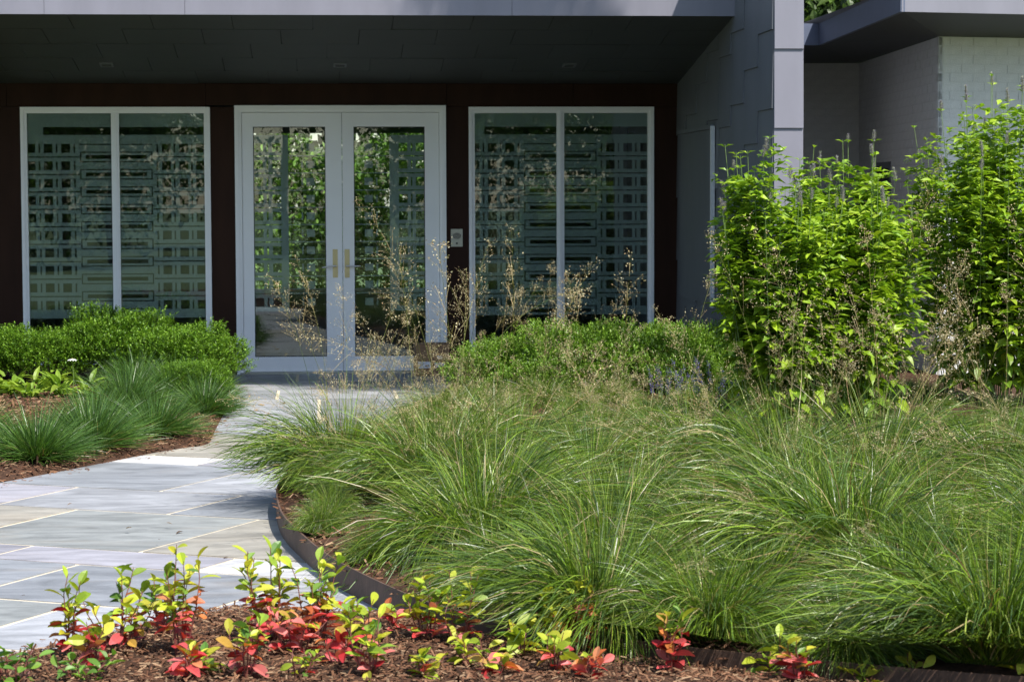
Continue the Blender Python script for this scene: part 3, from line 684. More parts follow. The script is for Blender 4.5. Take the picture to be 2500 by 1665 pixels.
def twig_mesh(seed, rx, ry, h, n_=22):
    rng = np.random.default_rng(seed); mb = MB()
    for _ in range(n_):
        a = rng.uniform(0, 6.28); r_ = rng.uniform(.3, .85); tip = np.array([rx * r_ * math.cos(a), ry * r_ * math.sin(a), h * rng.uniform(.5, .85)]); b = np.array([.05 * math.cos(a), .05 * math.sin(a), -.02])
        mb.tube([b, b * .4 + tip * .5 + [0, 0, .03], tip], [.008, .005, .002], 4)
    return mb.mesh('branches', M['stembrown'])

# ---------------------------------------------------------------- trees
def tree(name, label, loc, H, crown_c, crown_r, nleaf, lsize, pal, seed, group=None, trunk_r=.14, limbs=9):
    rng = np.random.default_rng(seed); t = ob(name, None, loc=loc, label=label, cat='tree', group=group)
    mb = MB(); cz = crown_c[2]; tp = np.array([0, 0, -.06]); top = np.array([crown_c[0], crown_c[1], H * .93])
    zs = np.linspace(0, 1, 7); pts = np.array([tp + (top - tp) * np.array([s ** 1.5, s ** 1.5, s]) + np.array([rng.normal(0, .05), rng.normal(0, .05), 0]) * (s > 0) for s in zs])
    mb.tube(pts, np.linspace(trunk_r, trunk_r * .15, 7), 8); cl = []
    for k in range(limbs):
        s = rng.uniform(.35, .9); b = np.array([np.interp(s, zs, pts[:, j]) for j in range(3)])
        d = unit(rng.normal(0, 1, 3)); d[2] = abs(d[2]) * .6; e = np.array(crown_c) + d * np.array(crown_r) * rng.uniform(.6, .95)
        mid = b * .5 + e * .5 + np.array([0, 0, .15]); mb.tube([b, mid, e], [trunk_r * .4, trunk_r * .22, trunk_r * .06], 5); cl += [e, mid * .4 + e * .6]
    for _ in range(int(limbs * 2.2)):
        d = unit(rng.normal(0, 1, 3)); cl.append(np.array(crown_c) + d * np.array(crown_r) * rng.uniform(.3, 1.0) ** .6)
    mb.build('trunk', M['bark'], t, smooth=True)
    cl = np.array(cl); ii = rng.integers(0, len(cl), nleaf); rr = np.array(crown_r) * .34
    P = cl[ii] + unit(rng.normal(0, 1, (nleaf, 3))) * rr * (rng.uniform(0, 1, (nleaf, 1)) ** .5); P[:, 2] = np.maximum(P[:, 2], .05)
    A = scatter(KITE, P, rng.normal(0, 1, (nleaf, 3)) + np.array([0, 0, -.3]), rng.uniform(*lsize, nleaf), pick(rng, pal, nleaf, .25), roll=rng.uniform(-1, 1, nleaf))
    V, F_, C_ = join([A]); o = ob('crown', make('crown', V, F_, M['leaf'], C_), t); o['kind'] = 'stuff'
    return t
TG = [(.05, .10, .02), (.07, .13, .025), (.04, .085, .02), (.09, .15, .03)]
tree('slender_tree', 'slender tall tree beside the garden whose crown shades the canopy edge', (6.15, -9.75, 0), 18.5, (-.1, .15, 15.6), (.95, .75, 2.6), 5200, (.09, .16), TG, 3, trunk_r=.10, limbs=12)
GRP = 'trees across the lawn mirrored in the glass'
for k, (x, y, h, r) in enumerate([(-11, -44, 9, 3.4), (-5.5, -39, 7, 2.8), (-1.2, -47, 10, 3.6), (3.8, -41, 6.5, 2.9), (8.5, -46, 9.5, 3.6), (-8.2, -52, 12, 4.5), (5.2, -54, 12, 4.6), (13.5, -42, 8, 3.2), (-16, -47, 10, 4)]):
    tree('garden_tree', 'leafy green tree standing across the lawn opposite the house', (x, y, 0), h, (0, 0, h * .52), (r, r, h * .5), 9000, (.12, .26), TG, 20 + k, GRP, .16, 10)
for k, (x, y, h, r) in enumerate([(6.2, 2.8, 7, 2.2), (4.6, 4.6, 8, 2.6), (8.6, 3.4, 8, 2.4)]):
    tree('backyard_tree', 'dark green tree rising behind the brick wing roof', (x, y, 0), h, (0, 0, h * .6), (r, r, h * .42), 15000, (.10, .20), [(.03, .06, .012), (.05, .09, .02), (.06, .10, .022)], 40 + k, 'dark trees behind the brick wing', .14, 9)
def wood(name, label, x0, x1, y0, y1, h, n_, seed, ls):
    rng = np.random.default_rng(seed); cl = np.column_stack([rng.uniform(x0, x1, 160), rng.uniform(y0, y1, 160), h * rng.uniform(.05, 1, 160) ** .8]); ii = rng.integers(0, 160, n_)
    P = cl[ii] + unit(rng.normal(0, 1, (n_, 3))) * rng.uniform(0, 1, (n_, 1)) ** .5 * np.array([2.4, 1.5, 1.8]); P[:, 2] = np.maximum(P[:, 2], 0)
    V, F_, C_ = join([scatter(KITE, P, rng.normal(0, 1, (n_, 3)), rng.uniform(*ls, n_), pick(rng, [(.035, .07, .015), (.05, .095, .02), (.07, .12, .025)], n_), roll=rng.uniform(-1, 1, n_))])
    ob(name, make(name, V, F_, M['leaf'], C_), kind='stuff', label=label, cat='sky_screen_wood')
wood('sky_screen_wood', 'dense dark green wood added beyond the lawn to block low sky in the glass', -26, 24, -66, -60, 9, 26000, 81, (.35, .7))  # leaf mass added out of view to cut bright low sky in the reflections
wood('sky_screen_wood', 'dense dark wood added behind the house to hide sky past the courtyard shrubs', -6, 12, 14, 18, 8, 16000, 82, (.3, .6))  # second added leaf mass, screens the bright sky in the rear opening
# courtyard shrubs seen through the glass door and the room
for k, (x, h) in enumerate([(-1.25, 3.0), (-.55, 2.75), (.12, 2.55), (.8, 3.0), (1.5, 2.8)]):
    s_ = ob('courtyard_shrub', None, loc=(x, 7.9 + .3 * (k % 2), -.05), label='tall leafy courtyard shrub seen through the glass doors', cat='shrub', group='courtyard shrubs behind the room')
    rng = np.random.default_rng(60 + k); nl = 2600; P = unit(rng.normal(0, 1, (nl, 3))) * np.array([.5, .45, h * .48]) * rng.uniform(.5, 1, (nl, 1)) + [0, 0, h * .52]
    V, F_, C_ = join([scatter(leaf_shape(.55, ovate, .3, -.2, 2), P, rng.normal(0, 1, (nl, 3)) + [0, -.3, 0], rng.uniform(.06, .11, nl), pick(rng, [(.09, .18, .022), (.06, .125, .018), (.12, .22, .03)], nl), roll=rng.uniform(-1, 1, nl))])
    o = ob('foliage', make('foliage', V, F_, M['leaf'], C_), s_); o['kind'] = 'stuff'
    MB().tube([(0, 0, 0), (.03, 0, h * .4), (0, .02, h * .85)], [.03, .02, .006], 6).build('stem', M['stembrown'], s_)

# ---------------------------------------------------------------- evergreen mounds along the front wall
BOX_PAL = [(.09, .18, .015), (.12, .22, .02), (.065, .14, .016), (.155, .265, .026)]
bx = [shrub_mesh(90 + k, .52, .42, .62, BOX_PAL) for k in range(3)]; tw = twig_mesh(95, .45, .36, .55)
def shrub(x, y, s, k, rz, label, group, z=None, meshes=bx, sz=1.0):
    zz = float((h_left if x < 0 else h_right)(np.array([[x, y]]))[0]) if z is None else z
    r_ = ob('evergreen_shrub', None, loc=(x, y, zz - .02), rot=(0, 0, rz), scale=(s, s, s * sz * .76), label=label, cat='shrub', group=group)
    f_ = ob('foliage', meshes[k % len(meshes)], r_); f_['kind'] = 'stuff'; ob('branches', tw, r_)
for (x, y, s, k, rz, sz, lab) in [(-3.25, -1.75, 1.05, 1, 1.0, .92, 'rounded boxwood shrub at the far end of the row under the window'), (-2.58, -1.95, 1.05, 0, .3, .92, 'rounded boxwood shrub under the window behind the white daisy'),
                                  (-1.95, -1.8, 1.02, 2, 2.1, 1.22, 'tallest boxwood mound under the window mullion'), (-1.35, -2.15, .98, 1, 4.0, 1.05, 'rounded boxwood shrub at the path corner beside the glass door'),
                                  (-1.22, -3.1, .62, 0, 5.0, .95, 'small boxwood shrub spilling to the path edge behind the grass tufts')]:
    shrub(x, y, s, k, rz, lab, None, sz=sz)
LOW_PAL = [(.10, .185, .018), (.13, .23, .024), (.08, .15, .02), (.17, .26, .035)]
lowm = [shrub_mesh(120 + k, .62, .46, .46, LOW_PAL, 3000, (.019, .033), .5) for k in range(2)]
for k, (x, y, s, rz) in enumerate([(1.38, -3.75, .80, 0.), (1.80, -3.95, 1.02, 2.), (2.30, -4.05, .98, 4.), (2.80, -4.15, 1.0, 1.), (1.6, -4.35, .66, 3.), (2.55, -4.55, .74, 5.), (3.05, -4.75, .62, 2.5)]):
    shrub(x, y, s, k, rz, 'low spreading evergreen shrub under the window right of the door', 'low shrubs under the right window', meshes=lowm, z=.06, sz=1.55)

# ---------------------------------------------------------------- grasses
fount = [fountain_mesh(200 + k) for k in range(6)]; spik = [spiky_mesh(230 + k) for k in range(4)]
stalks = [seed_stalk(250 + k) for k in range(9)]; stalks_arch = [seed_stalk(270 + k, (.85, 1.2), (.6, 1.5)) for k in range(6)]
SPK = [(90, 1140, 1.0), (222, 1112, 1.05), (378, 1082, .95), (310, 1030, .98), (498, 1022, .88), (420, 992, .9), (250, 1075, .8), (-70, 1120, 1.0), (330, 985, .9), (505, 985, .75)]
rs = random.Random(3)
for k, (u_, v_, s) in enumerate(SPK):
    p = gz(u_, v_ - 14, .03)
    c_ = ob('grass_tuft', None, loc=(p[0], p[1], float(h_left(p[None, :2])[0]) - .005), rot=(0, 0, rs.uniform(0, 6.28)), scale=(s * .93, s * .93, s * rs.uniform(.82, 1.0)),
            label='dense dark green spiky grass tuft bordering the flagstone path below the boxwood', cat='grass', group='spiky grass tufts along the path')
    ob('blades', spik[k % 4], c_)['kind'] = 'stuff'
def clump(x, y, s, var, nst, lab, grp, arch=.4, up=1.0, qr=(.75, 1.1)):
    c_ = ob('grass_clump', None, loc=(x, y, float(h_right(np.array([[x, y]]))[0]) - .01), rot=(0, 0, rs.uniform(0, 6.28)), scale=(s, s, s * up), label=lab, cat='grass', group=grp)
    c_.rotation_euler = (rs.gauss(0, .13), rs.gauss(0, .13), rs.uniform(0, 6.28))
    ob('blades', fount[var % 6], c_)['kind'] = 'stuff'
    for _ in range(nst):
        me_ = rs.choice(stalks_arch) if rs.random() < arch else rs.choice(stalks); q = rs.uniform(*qr)
        a = rs.uniform(0, 6.28); r_ = rs.uniform(0, .10)
        ob('seed_stalk', me_, c_, loc=(r_ * math.cos(a), r_ * math.sin(a), 0), rot=(0, 0, a + rs.uniform(-.5, .5)), scale=(q, q, q))
pts = []
fixed = [(-0.02, -8.9), (-.08, -9.6), (.42, -9.4), (.52, -12.25), (.55, -13.15), (.80, -13.88), (1.18, -14.2), (1.62, -14.48), (2.05, -14.72), (.2, -8.1)]
pts += [np.array(p) for p in fixed]
gr = np.random.default_rng(11); tries = 0
while tries < 6000:
    tries += 1; p = np.array([gr.uniform(-.3, 4.4), gr.uniform(-14.6, -4.3)])
    if p[0] > 3.9 - (-(p[1]) - 22.3 + 12) * -.06 + 1: continue
    fr_ = (2640 - 780) / 5700 * (p[1] + 22.3) - .19 + .25
    if p[0] > fr_: continue
    if not inside(p[None], RIGHT_POLY)[0] or dist_poly(p, EDGE_S)[0] < .30: continue
    if np.linalg.norm((p - [3.05, -7.25]) / [.85, .55]) < 1 or np.linalg.norm(p - [4.68, -5.8]) < .55: continue           # hyssop ground
    if p[1] > -5.0 and p[0] < 3.1: continue
    if p[0] < .34 and p[1] < -10.3 and p[1] > -12.9: continue   # bare bark inside the edging
    if min(np.linalg.norm(p - q) for q in pts) < .47 + .06 * gr.uniform(-1, 1): continue
    pts.append(p)
for k, p in enumerate(pts):
    d = dist_poly(p, EDGE_S)[0]; near = p[1] < -12.0
    if d < .5 and not near: lab, grp = 'arching fine green grass clump leaning over the steel edging beside the path', 'grass clumps along the path side of the steel edging'
    elif d < .75 and near: lab, grp = 'arching green grass clump hanging over the steel edging behind the bark mulch', 'grass clumps along the mulch side of the steel edging'
    elif p[1] > -7.2: lab, grp = 'hazy grass clump with pale seed stalks in front of the low shrubs', 'grass clumps in front of the low shrubs'
    else: lab = grp = None
    s = gr.choice([.62, .8, .95, 1.1, 1.3]) * gr.uniform(.92, 1.08) * (.60 if p[1] > -7.2 else .72 if p[1] > -9.2 else 1) * (.55 if p[0] > 1.95 and p[1] > -10.3 else 1) * (1.28 if k < 3 else 1); nst = 2 if near else (3 if p[1] > -7.2 else 5)
    if p[0] > 1.8 and p[1] > -10: nst = 1 if p[1] < -8.4 else 0
    if k < 3: nst = 22
    if k == 2 or k == 10: nst = 14
    if lab is None:
        size = 'large spreading' if s > 1.02 else 'small low' if s < .72 else 'medium-sized'
        zone = 'in the row behind those overhanging the mulch' if p[1] < -11.6 else 'growing before the feet of the hyssop' if p[0] > 2.1 and p[1] > -9.5 else 'in the middle of the steel-edged bed' if d > 1.0 else 'in the second row in from the path'
        lab = size + ' arching green grass clump ' + zone; grp = size + ' grass clumps ' + zone
    clump(p[0], p[1], s, k, nst, lab, grp, .45, qr=(.6, .9) if k < 3 else (1.5, 2.3) if p[1] > -7.2 else (.55, 1.15))
print('clumps', len(pts))
for (x, y, s) in ((-.2, -11.4, .30), (.02, -12.25, .26), (-.12, -11.0, .30)):
    clump(x, y, s, rs.randrange(6), 0, 'small young grass sprig in bare bark just inside the steel edging', 'grass sprigs inside the steel edging', 0, 1.9)

# ---------------------------------------------------------------- giant hyssop
hy_leaf = leaf_shape(.52, ovate, .35, -.28, 3); hy_small = (KITE[0] * np.array([.92, 1, 1.6]), KITE[1])
HY = [(.17, .27, .014), (.21, .32, .018), (.13, .23, .018), (.26, .36, .024)]
hy_me = []
for k in range(4):
    v_, f_ = leaf_shape(.47 + .04 * k, ovate, .3 + .08 * k, -.2 - .08 * k, 5, .008); hy_me.append(make('hyssop_leaf', v_, [f_], M['leafo']))
def spike_mesh(seed, L=.055, R=.0115):
    rng = np.random.default_rng(seed); n_ = 130; t = rng.uniform(0, 1, n_); az = rng.uniform(0, 6.28, n_); r_ = R * (1 - .65 * t ** 1.6) * rng.uniform(.55, 1, n_)
    P = np.stack([r_ * np.cos(az), r_ * np.sin(az), t * L], 1); d = np.stack([np.cos(az), np.sin(az), np.full(n_, .8)], 1)
    A = scatter(leaf_shape(.5, ovate, .5, 0, 2), P, d, rng.uniform(.006, .011, n_), pick(rng, [(.27, .23, .36), (.40, .38, .44), (.20, .17, .30), (.33, .34, .27)], n_))
    mb = MB().tube([(0, 0, -.01), (0, 0, L * .9)], [R * .6, R * .25], 5); v = np.concatenate(mb.v)
    V, F_, C_ = join([A, (v, mb.f[0], np.full((len(v), 3), (.2, .2, .16)))]); return make('flower_spike', V, F_, M['leaf'], C_)
spk_me = [spike_mesh(300 + k, .045 + .012 * k, .011 + .001 * k) for k in range(4)]
def hyssop(x, y, label, seed, nst, base_r, H, spread, nobj=290, lod=1.0):
    rng = np.random.default_rng(seed); z0 = float(h_right(np.array([[x, y]]))[0])
    root = ob('hyssop_plant', None, loc=(x, y, z0 - .01), label=label, cat='plant', group=None)
    LP, LD, LS, LC, SM = [], [], [], [], []
    for k in range(nst):
        a = rng.uniform(0, 6.28); q = math.sqrt(rng.uniform(0, 1)); b = np.array([base_r * q * math.cos(a), base_r * q * math.sin(a), 0.])
        L = H * (1 - .26 * q ** 2) * rng.uniform(.84, 1.03); lean = spread * q * rng.uniform(.6, 1.2) + abs(rng.normal(0, .03)); a2 = a + rng.normal(0, .3)
        S = 9; pts_ = [b]; P = b
        for j in range(S - 1):
            th = lean * (1 - .35 * j / S) + rng.normal(0, .015); P = P + L / (S - 1) * np.array([math.sin(th) * math.cos(a2), math.sin(th) * math.sin(a2), math.cos(th)]); pts_.append(P)
        pts_ = np.array(pts_); mb = MB().tube(pts_, np.linspace(.0048, .0018, S), 5); mb.build('stem', M['stemgreen'], root)
        phi = rng.uniform(0, 6.28); s = .12; bare = rng.uniform(.86, .93)
        while s < bare:
            pp = np.array([np.interp(s * (S - 1), np.arange(S), pts_[:, c]) for c in range(3)])
            big = np.interp(s, [.1, .45, .75, 1], [.125, .115, .092, .062]) * rng.uniform(.75, 1.15)
            phi += math.pi / 2 + rng.normal(0, .25)
            for sgn in (0, math.pi):
                an = phi + sgn; el = np.interp(s, [.2, .55, .9], [-.45, .0, .45]) + rng.normal(0, .2); pet = rng.uniform(.01, .03)
                dv = np.array([math.cos(an) * math.cos(el), math.sin(an) * math.cos(el), math.sin(el)])
                LP.append(pp + dv * pet); LD.append(dv); LS.append(big); LC.append(s); SM.append(0)
            if s > .25:                                    # leafy side shoots
                for _ in range(3):
                    an = rng.uniform(0, 6.28); sl2 = rng.uniform(.04, .20) * np.interp(s, [.3, .8, 1], [1, .7, .3]); el = rng.uniform(.35, .95)
                    tip = pp + sl2 * np.array([math.cos(an) * math.cos(el), math.sin(an) * math.cos(el), math.sin(el)])
                    for m2 in range(4):
                        a3 = an + rng.normal(0, 1.3); e3 = rng.uniform(-.2, .7)
                        LP.append(tip + rng.normal(0, .012, 3)); LD.append((math.cos(a3) * math.cos(e3), math.sin(a3) * math.cos(e3), math.sin(e3))); LS.append(rng.uniform(.055, .10)); LC.append(s); SM.append(1)
            s += np.interp(s, [.1, .5, .8], [.060, .045, .042]) * 1.9 / L
        tip = pts_[-1]; an = rng.uniform(0, 6.28)
        for sgn in (0, math.pi):
            LP.append(tip - [0, 0, .02]); LD.append((math.cos(an + sgn), math.sin(an + sgn), .55)); LS.append(.06); LC.append(.9); SM.append(1)
        if rng.random() < .42 and L > H * .74:
            sc_ = rng.uniform(.95, 1.4); ob('flower_spike', spk_me[k % 4], root, loc=tip + [0, 0, -.003], rot=(rng.normal(0, .12), rng.normal(0, .12), rng.uniform(0, 6)), scale=(sc_, sc_, sc_))
    LP = np.array(LP); LD = np.array(LD); LS = np.array(LS); SM = np.array(SM)
    cols = pick(rng, HY, len(LP), .12) * (1 + .15 * (SM[:, None])); score = LS * 3 - LP[:, 1] * .25 + rng.normal(0, .1, len(LP)); score[LP[:, 2] < .35] -= 1
    order = np.argsort(-score); sel, rest = order[:nobj], order[nobj:]
    s_, y_, n_ = frames(LD[sel], roll=rng.normal(0, .3, len(sel)))
    for q, i_ in enumerate(sel):
        o = ob('leaf', hy_me[q % 4], root); mw = Matrix.Identity(4); L_ = LS[i_]
        for c in range(3): mw[c][0], mw[c][1], mw[c][2], mw[c][3] = s_[q][c] * L_, y_[q][c] * L_, n_[q][c] * L_, LP[i_][c]
        o.matrix_local = mw; o.color = (*cols[i_], 1)
    big_ = rest[SM[rest] == 0]; sml = rest[SM[rest] == 1]
    V, F_, C_ = join([scatter(hy_leaf, LP[big_], LD[big_], LS[big_], cols[big_], roll=rng.normal(0, .3, len(big_))), scatter(hy_small, LP[sml], LD[sml], LS[sml], cols[sml], roll=rng.normal(0, .4, len(sml)))])
    o = ob('foliage', make('foliage', V, F_, M['leaf'], C_), root); o['kind'] = 'stuff'
    return root
hyssop(2.78, -7.35, 'broad leafy giant hyssop with lavender spikes in front of the grey fin wall', 400, 58, .26, 1.92, .17)
hyssop(3.33, -7.15, 'giant hyssop with lavender spikes between the fin wall and the white brick corner', 401, 54, .26, 1.90, .17)
hyssop(4.68, -5.8, 'tallest giant hyssop standing in front of the white brick corner', 402, 74, .36, 2.34, .22)

# ---------------------------------------------------------------- low perennials
per_leaf = leaf_shape(.32, lance, .35, -.45, 4)
def perennial(name, loc, label, group, seed, n_, L, pal, spikes=0, flower=None, el=(.1, 1.1)):
    rng = np.random.default_rng(seed); r_ = ob(name, None, loc=loc, label=label, cat='plant', group=group)
    an = rng.uniform(0, 6.28, n_); e = rng.uniform(*el, n_); d = np.stack([np.cos(an) * np.cos(e), np.sin(an) * np.cos(e), np.sin(e)], 1)
    b = np.stack([.05 * np.cos(an), .05 * np.sin(an), rng.uniform(0, L * .9, n_)], 1) * rng.uniform(.3, 1.4, (n_, 1))
    V, F_, C_ = join([scatter(per_leaf, b, d, rng.uniform(L * .6, L * 1.2, n_), pick(rng, pal, n_, .15), roll=rng.normal(0, .4, n_))])
    ob('foliage', make('foliage', V, F_, M['leaf'], C_), r_)['kind'] = 'stuff'
    for _ in range(spikes):
        a = rng.uniform(0, 6.28); h = rng.uniform(.20, .36); x, y = .13 * math.cos(a) * rng.random(), .13 * math.sin(a) * rng.random()
        ob('flower_stem', fl_stem, r_, loc=(x, y, 0), rot=(rng.normal(0, .15), rng.normal(0, .15), 0), scale=(1, 1, h / .3))
    return r_
rng = np.random.default_rng(77); n_ = 60; t = rng.uniform(.5, 1, n_); az = rng.uniform(0, 6.28, n_)
A = scatter(leaf_shape(.6, ovate, .4, 0, 2), np.stack([.006 * np.cos(az), .006 * np.sin(az), .3 * t], 1), np.stack([np.cos(az), np.sin(az), np.full(n_, .5)], 1), rng.uniform(.006, .012, n_), pick(rng, [(.17, .14, .42), (.24, .19, .50), (.12, .10, .32)], n_))
mb = MB().tube([(0, 0, 0), (0, 0, .15), (0, 0, .3)], [.002, .0018, .001], 4); v = np.concatenate(mb.v)
V, F_, C_ = join([A, (v, mb.f[0], np.full((len(v), 3), (.14, .17, .08)))]); fl_stem = make('flower_stem', V, F_, M['leaf'], C_)
pr = np.random.default_rng(5)
for k in range(8):
    p = gz(1600 + 28 * k + pr.uniform(-12, 12), pr.uniform(975, 1000), .2)
    perennial('salvia_plant', (p[0], p[1], float(h_right(p[None, :2])[0]) - .01), 'low salvia with small violet flower spikes between the low shrubs and the hyssop', 'violet salvias in front of the low shrubs', 500 + k, 60, .08, [(.10, .15, .04), (.14, .18, .05), (.18, .17, .05)], 5)
for k in range(9):
    p = gz(1120 + 24 * k + pr.uniform(-14, 14), pr.uniform(945, 985), .12)
    perennial('groundcover_plant', (p[0], p[1], float(h_right(p[None, :2])[0]) - .01), 'pale lime leafy groundcover plant at the path edge near the parcel', 'lime groundcover plants by the path', 530 + k, 55, .075, [(.22, .27, .05), (.16, .22, .045), (.28, .30, .07)], 1 if k % 3 == 0 else 0, el=(0, .9))
for k, (u_, v_, L) in enumerate([(25, 955, .15), (75, 965, .13), (-30, 960, .15), (150, 960, .16), (210, 965, .15), (120, 945, .14)]):
    p = gz(u_, v_ + 15, .05)
    perennial('leafy_perennial', (p[0], p[1], float(h_left(p[None, :2])[0]) - .01), 'bright yellow-green leafy perennial between the boxwood and the spiky grass', 'yellow-green perennials below the boxwood', 550 + k, 46, L, [(.20, .31, .035), (.26, .36, .045), (.15, .25, .03)], el=(.2, 1.25))
# the single white daisy
p = gz(178, 985, .05); dz = ob('daisy', None, loc=(p[0], p[1], .05), label='single white daisy flower against the boxwood', cat='flower')
zf = atY(178, 877, p[1])[2] - .05
MB().tube([(0, 0, -.03), (.01, 0, zf * .6), (0, 0, zf)], [.003, .0025, .002], 5).build('stem', M['stemgreen'], dz)
v_, f_ = leaf_shape(.36, obov, .1, -.35, 3); pet = make('petal', v_ * .042, [f_], plain('white_petal', (.82, .82, .80), .6, noise=.02))
for k in range(11): ob('petal', pet, dz, loc=(0, 0, zf), rot=(.1, 0, k * 6.283 / 11))
bc = MB().tube([(0, 0, zf - .004), (0, 0, zf + .004), (0, 0, zf + .009)], [.008, .010, .004], 8).build('flower_centre', M['brass'], dz)

# ---------------------------------------------------------------- young shrubs in the bark mulch
YL = []
for k in range(5):
    v_, f_ = leaf_shape(.50 + .05 * (k % 3), obov, .25 + .15 * (k % 4), -.12 - .10 * k, 5, .012); YL.append(make('young_leaf', v_, [f_], M['leafo']))
LIME = [(.41, .46, .036), (.32, .41, .03), (.48, .49, .06), (.23, .34, .03), (.40, .38, .03)]; GRN_ = [(.12, .24, .03), (.16, .28, .035), (.09, .19, .03)]
RED = [(.50, .045, .05), (.58, .09, .09), (.36, .025, .03), (.62, .17, .15)]; ORG = [(.52, .17, .04), (.46, .12, .035), (.44, .26, .05), (.55, .22, .10)]
def young(u_, v_, hpx, wpx, red, label, seed, lsz=.059, dark=False, nst=None, group='young shrubs planted in the bark mulch'):
    rng = np.random.default_rng(seed); p = gz(u_, v_, .06); z0 = float(h_front(p[None, :2])[0]) if p[1] < -12.5 else .05
    D = p[1] - CAM[1]; Hh = hpx * D / F_PX; Wd2 = wpx * D / F_PX / 2
    root = ob('young_shrub', None, loc=(p[0], p[1], z0 - .005), label=label, cat='shrub', group=group)
    ns2 = nst or int(np.clip(wpx / 16, 4, 10))
    for k in range(ns2):
        a = rng.uniform(0, 6.28); q = (k + .5) / ns2; L = Hh * rng.uniform(.55, 1.0) if k else Hh
        off = Wd2 * rng.uniform(.25, 1.15); tip = np.array([off * math.cos(a), off * .7 * math.sin(a), L]); b = tip * np.array([.3, .3, 0])
        mid = b * .5 + tip * .5 + np.array([rng.normal(0, .012), rng.normal(0, .012), .01]); pts_ = np.array([b, b * .25 + mid * .75, mid, mid * .5 + tip * .5 + rng.normal(0, .006, 3), tip])
        MB().tube(pts_, [.0030, .0026, .0022, .0018, .0012], 5).build('stem', M['stemred'], root)
        nl = max(4, int(L / .026)); phi = rng.uniform(0, 6.28)
        for j in range(nl):
            s = .12 + .9 * j / nl; s = min(s, 1.0); pp = np.array([np.interp(s * 4, np.arange(5), pts_[:, c]) for c in range(3)])
            phi += 2.4 + rng.normal(0, .3); el = .25 + .75 * s ** 2 + rng.normal(0, .25)
            d = np.array([[math.cos(phi) * math.cos(el), math.sin(phi) * math.cos(el), math.sin(el)]])
            x_ = s + rng.normal(0, .14)
            pal = GRN_ if dark else (RED if x_ < red * .62 else ORG if x_ < red * .85 else LIME if rng.random() < .86 else GRN_)
            c = pick(rng, pal, 1, .13)[0]; sz = lsz * rng.uniform(.65, 1.15) * (1.1 - .35 * max(0, s - .6))
            o = ob('leaf', YL[rng.integers(0, 5)], root); sv, yv, nv = frames(d, roll=rng.normal(0, .5, 1)); mw = Matrix.Identity(4)
            for c_i in range(3): mw[c_i][0], mw[c_i][1], mw[c_i][2], mw[c_i][3] = sv[0][c_i] * sz, yv[0][c_i] * sz, nv[0][c_i] * sz, pp[c_i]
            o.matrix_local = mw; o.color = (*c, 1)
    return root
YS = [  # u, v of the base, height, width (px of the survey photo), how far up the red goes
    (165, 1612, 205, 110, .48, 'young shrub with lime shoots and coral lower leaves at the path corner'),
    (290, 1600, 205, 190, .50, 'twiggy young shrub with dark stems, orange and red leaves against the flagstones'),
    (440, 1612, 270, 110, .55, 'tall thin young shrub with red lower leaves and sparse lime tips'),
    (395, 1560, 150, 130, .42, 'bushy young shrub of lime leaves over a few crimson ones beside the tall thin shrub'),
    (660, 1580, 235, 150, .55, 'wide young shrub with a crimson base and green tips before the white flagstone'),
    (770, 1585, 215, 170, .62, 'young shrub thick with scarlet and orange leaves beside the steel edging'),
    (600, 1668, 160, 120, .66, 'low scarlet and orange young shrub in open mulch'),
    (822, 1640, 85, 85, 1.1, 'small all-crimson young shrub in open mulch'),
    (905, 1668, 180, 110, .42, 'lime green young shrub with pink base leaves in the mulch'),
    (1040, 1575, 170, 130, .30, 'bushy yellow-green young shrub in front of the steel edging end'),
    (1120, 1580, 185, 120, .35, 'yellow-green young shrub with some amber leaves below the arching grass'),
    (965, 1545, 70, 70, .9, 'tiny crimson seedling shrub at the foot of the steel edging'),
    (1395, 1590, 185, 150, .80, 'young shrub with bright red lower leaves in front of the fountain of grass'),
    (1350, 1655, 110, 100, .25, 'low lime young shrub beside the red one in the mulch'),
    (1430, 1672, 80, 110, 1.0, 'low pink-red young shrub at the mulch edge of the bed'),
    (1640, 1650, 165, 110, .78, 'upright red and lime young shrub before the grass edge'),
    (1955, 1668, 125, 120, .72, 'red and yellow young shrub under the overhanging grass'),
    (1870, 1640, 75, 60, .1, 'small sparse lime seedling shrub under the overhanging grass'),
    (2235, 1660, 80, 55, .05, 'single lime seedling shrub standing in the grass shadow'),
    (2475, 1665, 130, 70, .15, 'lime young shrub with an orange leaf at the bed corner'),
    (450, 1672, 90, 80, 1.0, 'low pink young shrub beside the green seedling in the mulch'),
    (500, 1655, 70, 60, .05, 'small green seedling among mulch chips'),
    (1030, 1668, 70, 110, .08, 'low lime seedling between the yellow-green shrubs'),
    (2110, 1668, 60, 50, .1, 'tiny lime seedling at the edge of the grass'),
    (235, 1640, 120, 120, .55, 'low coral and lime young shrub tucked behind the dark green leafy shrub'),
    (715, 1610, 130, 150, 1.0, 'dense mound of crimson and pink leaves below the scarlet shrub'),
    (1210, 1665, 60, 80, .5, 'low seedling with one pink leaf beside the rounded pale green plant'),
    (1330, 1600, 120, 80, .5, 'small amber and red young shrub at the steel edging before the grass'),
    (880, 1600, 130, 90, .35, 'lime young shrub standing at the point where path and mulch meet')]
for k, e in enumerate(YS): young(*e, 600 + k)
young(30, 1690, 130, 170, .0, 'dark green young shrub at the shaded mulch corner', 650, .05, True)
young(210, 1680, 75, 170, .0, 'low dark green leafy shrub in front of the coral-leaved shrub', 651, .045, True)
young(725, 1668, 80, 120, .0, 'low pale green clover-like plant in open mulch', 652, .036)
young(1160, 1640, 85, 150, .0, 'low rounded pale green plant in the mulch', 653, .050, nst=8)
young(1275, 1615, 85, 90, .0, 'pale lime plant with large pointed leaves in the mulch', 654, .085, nst=4)

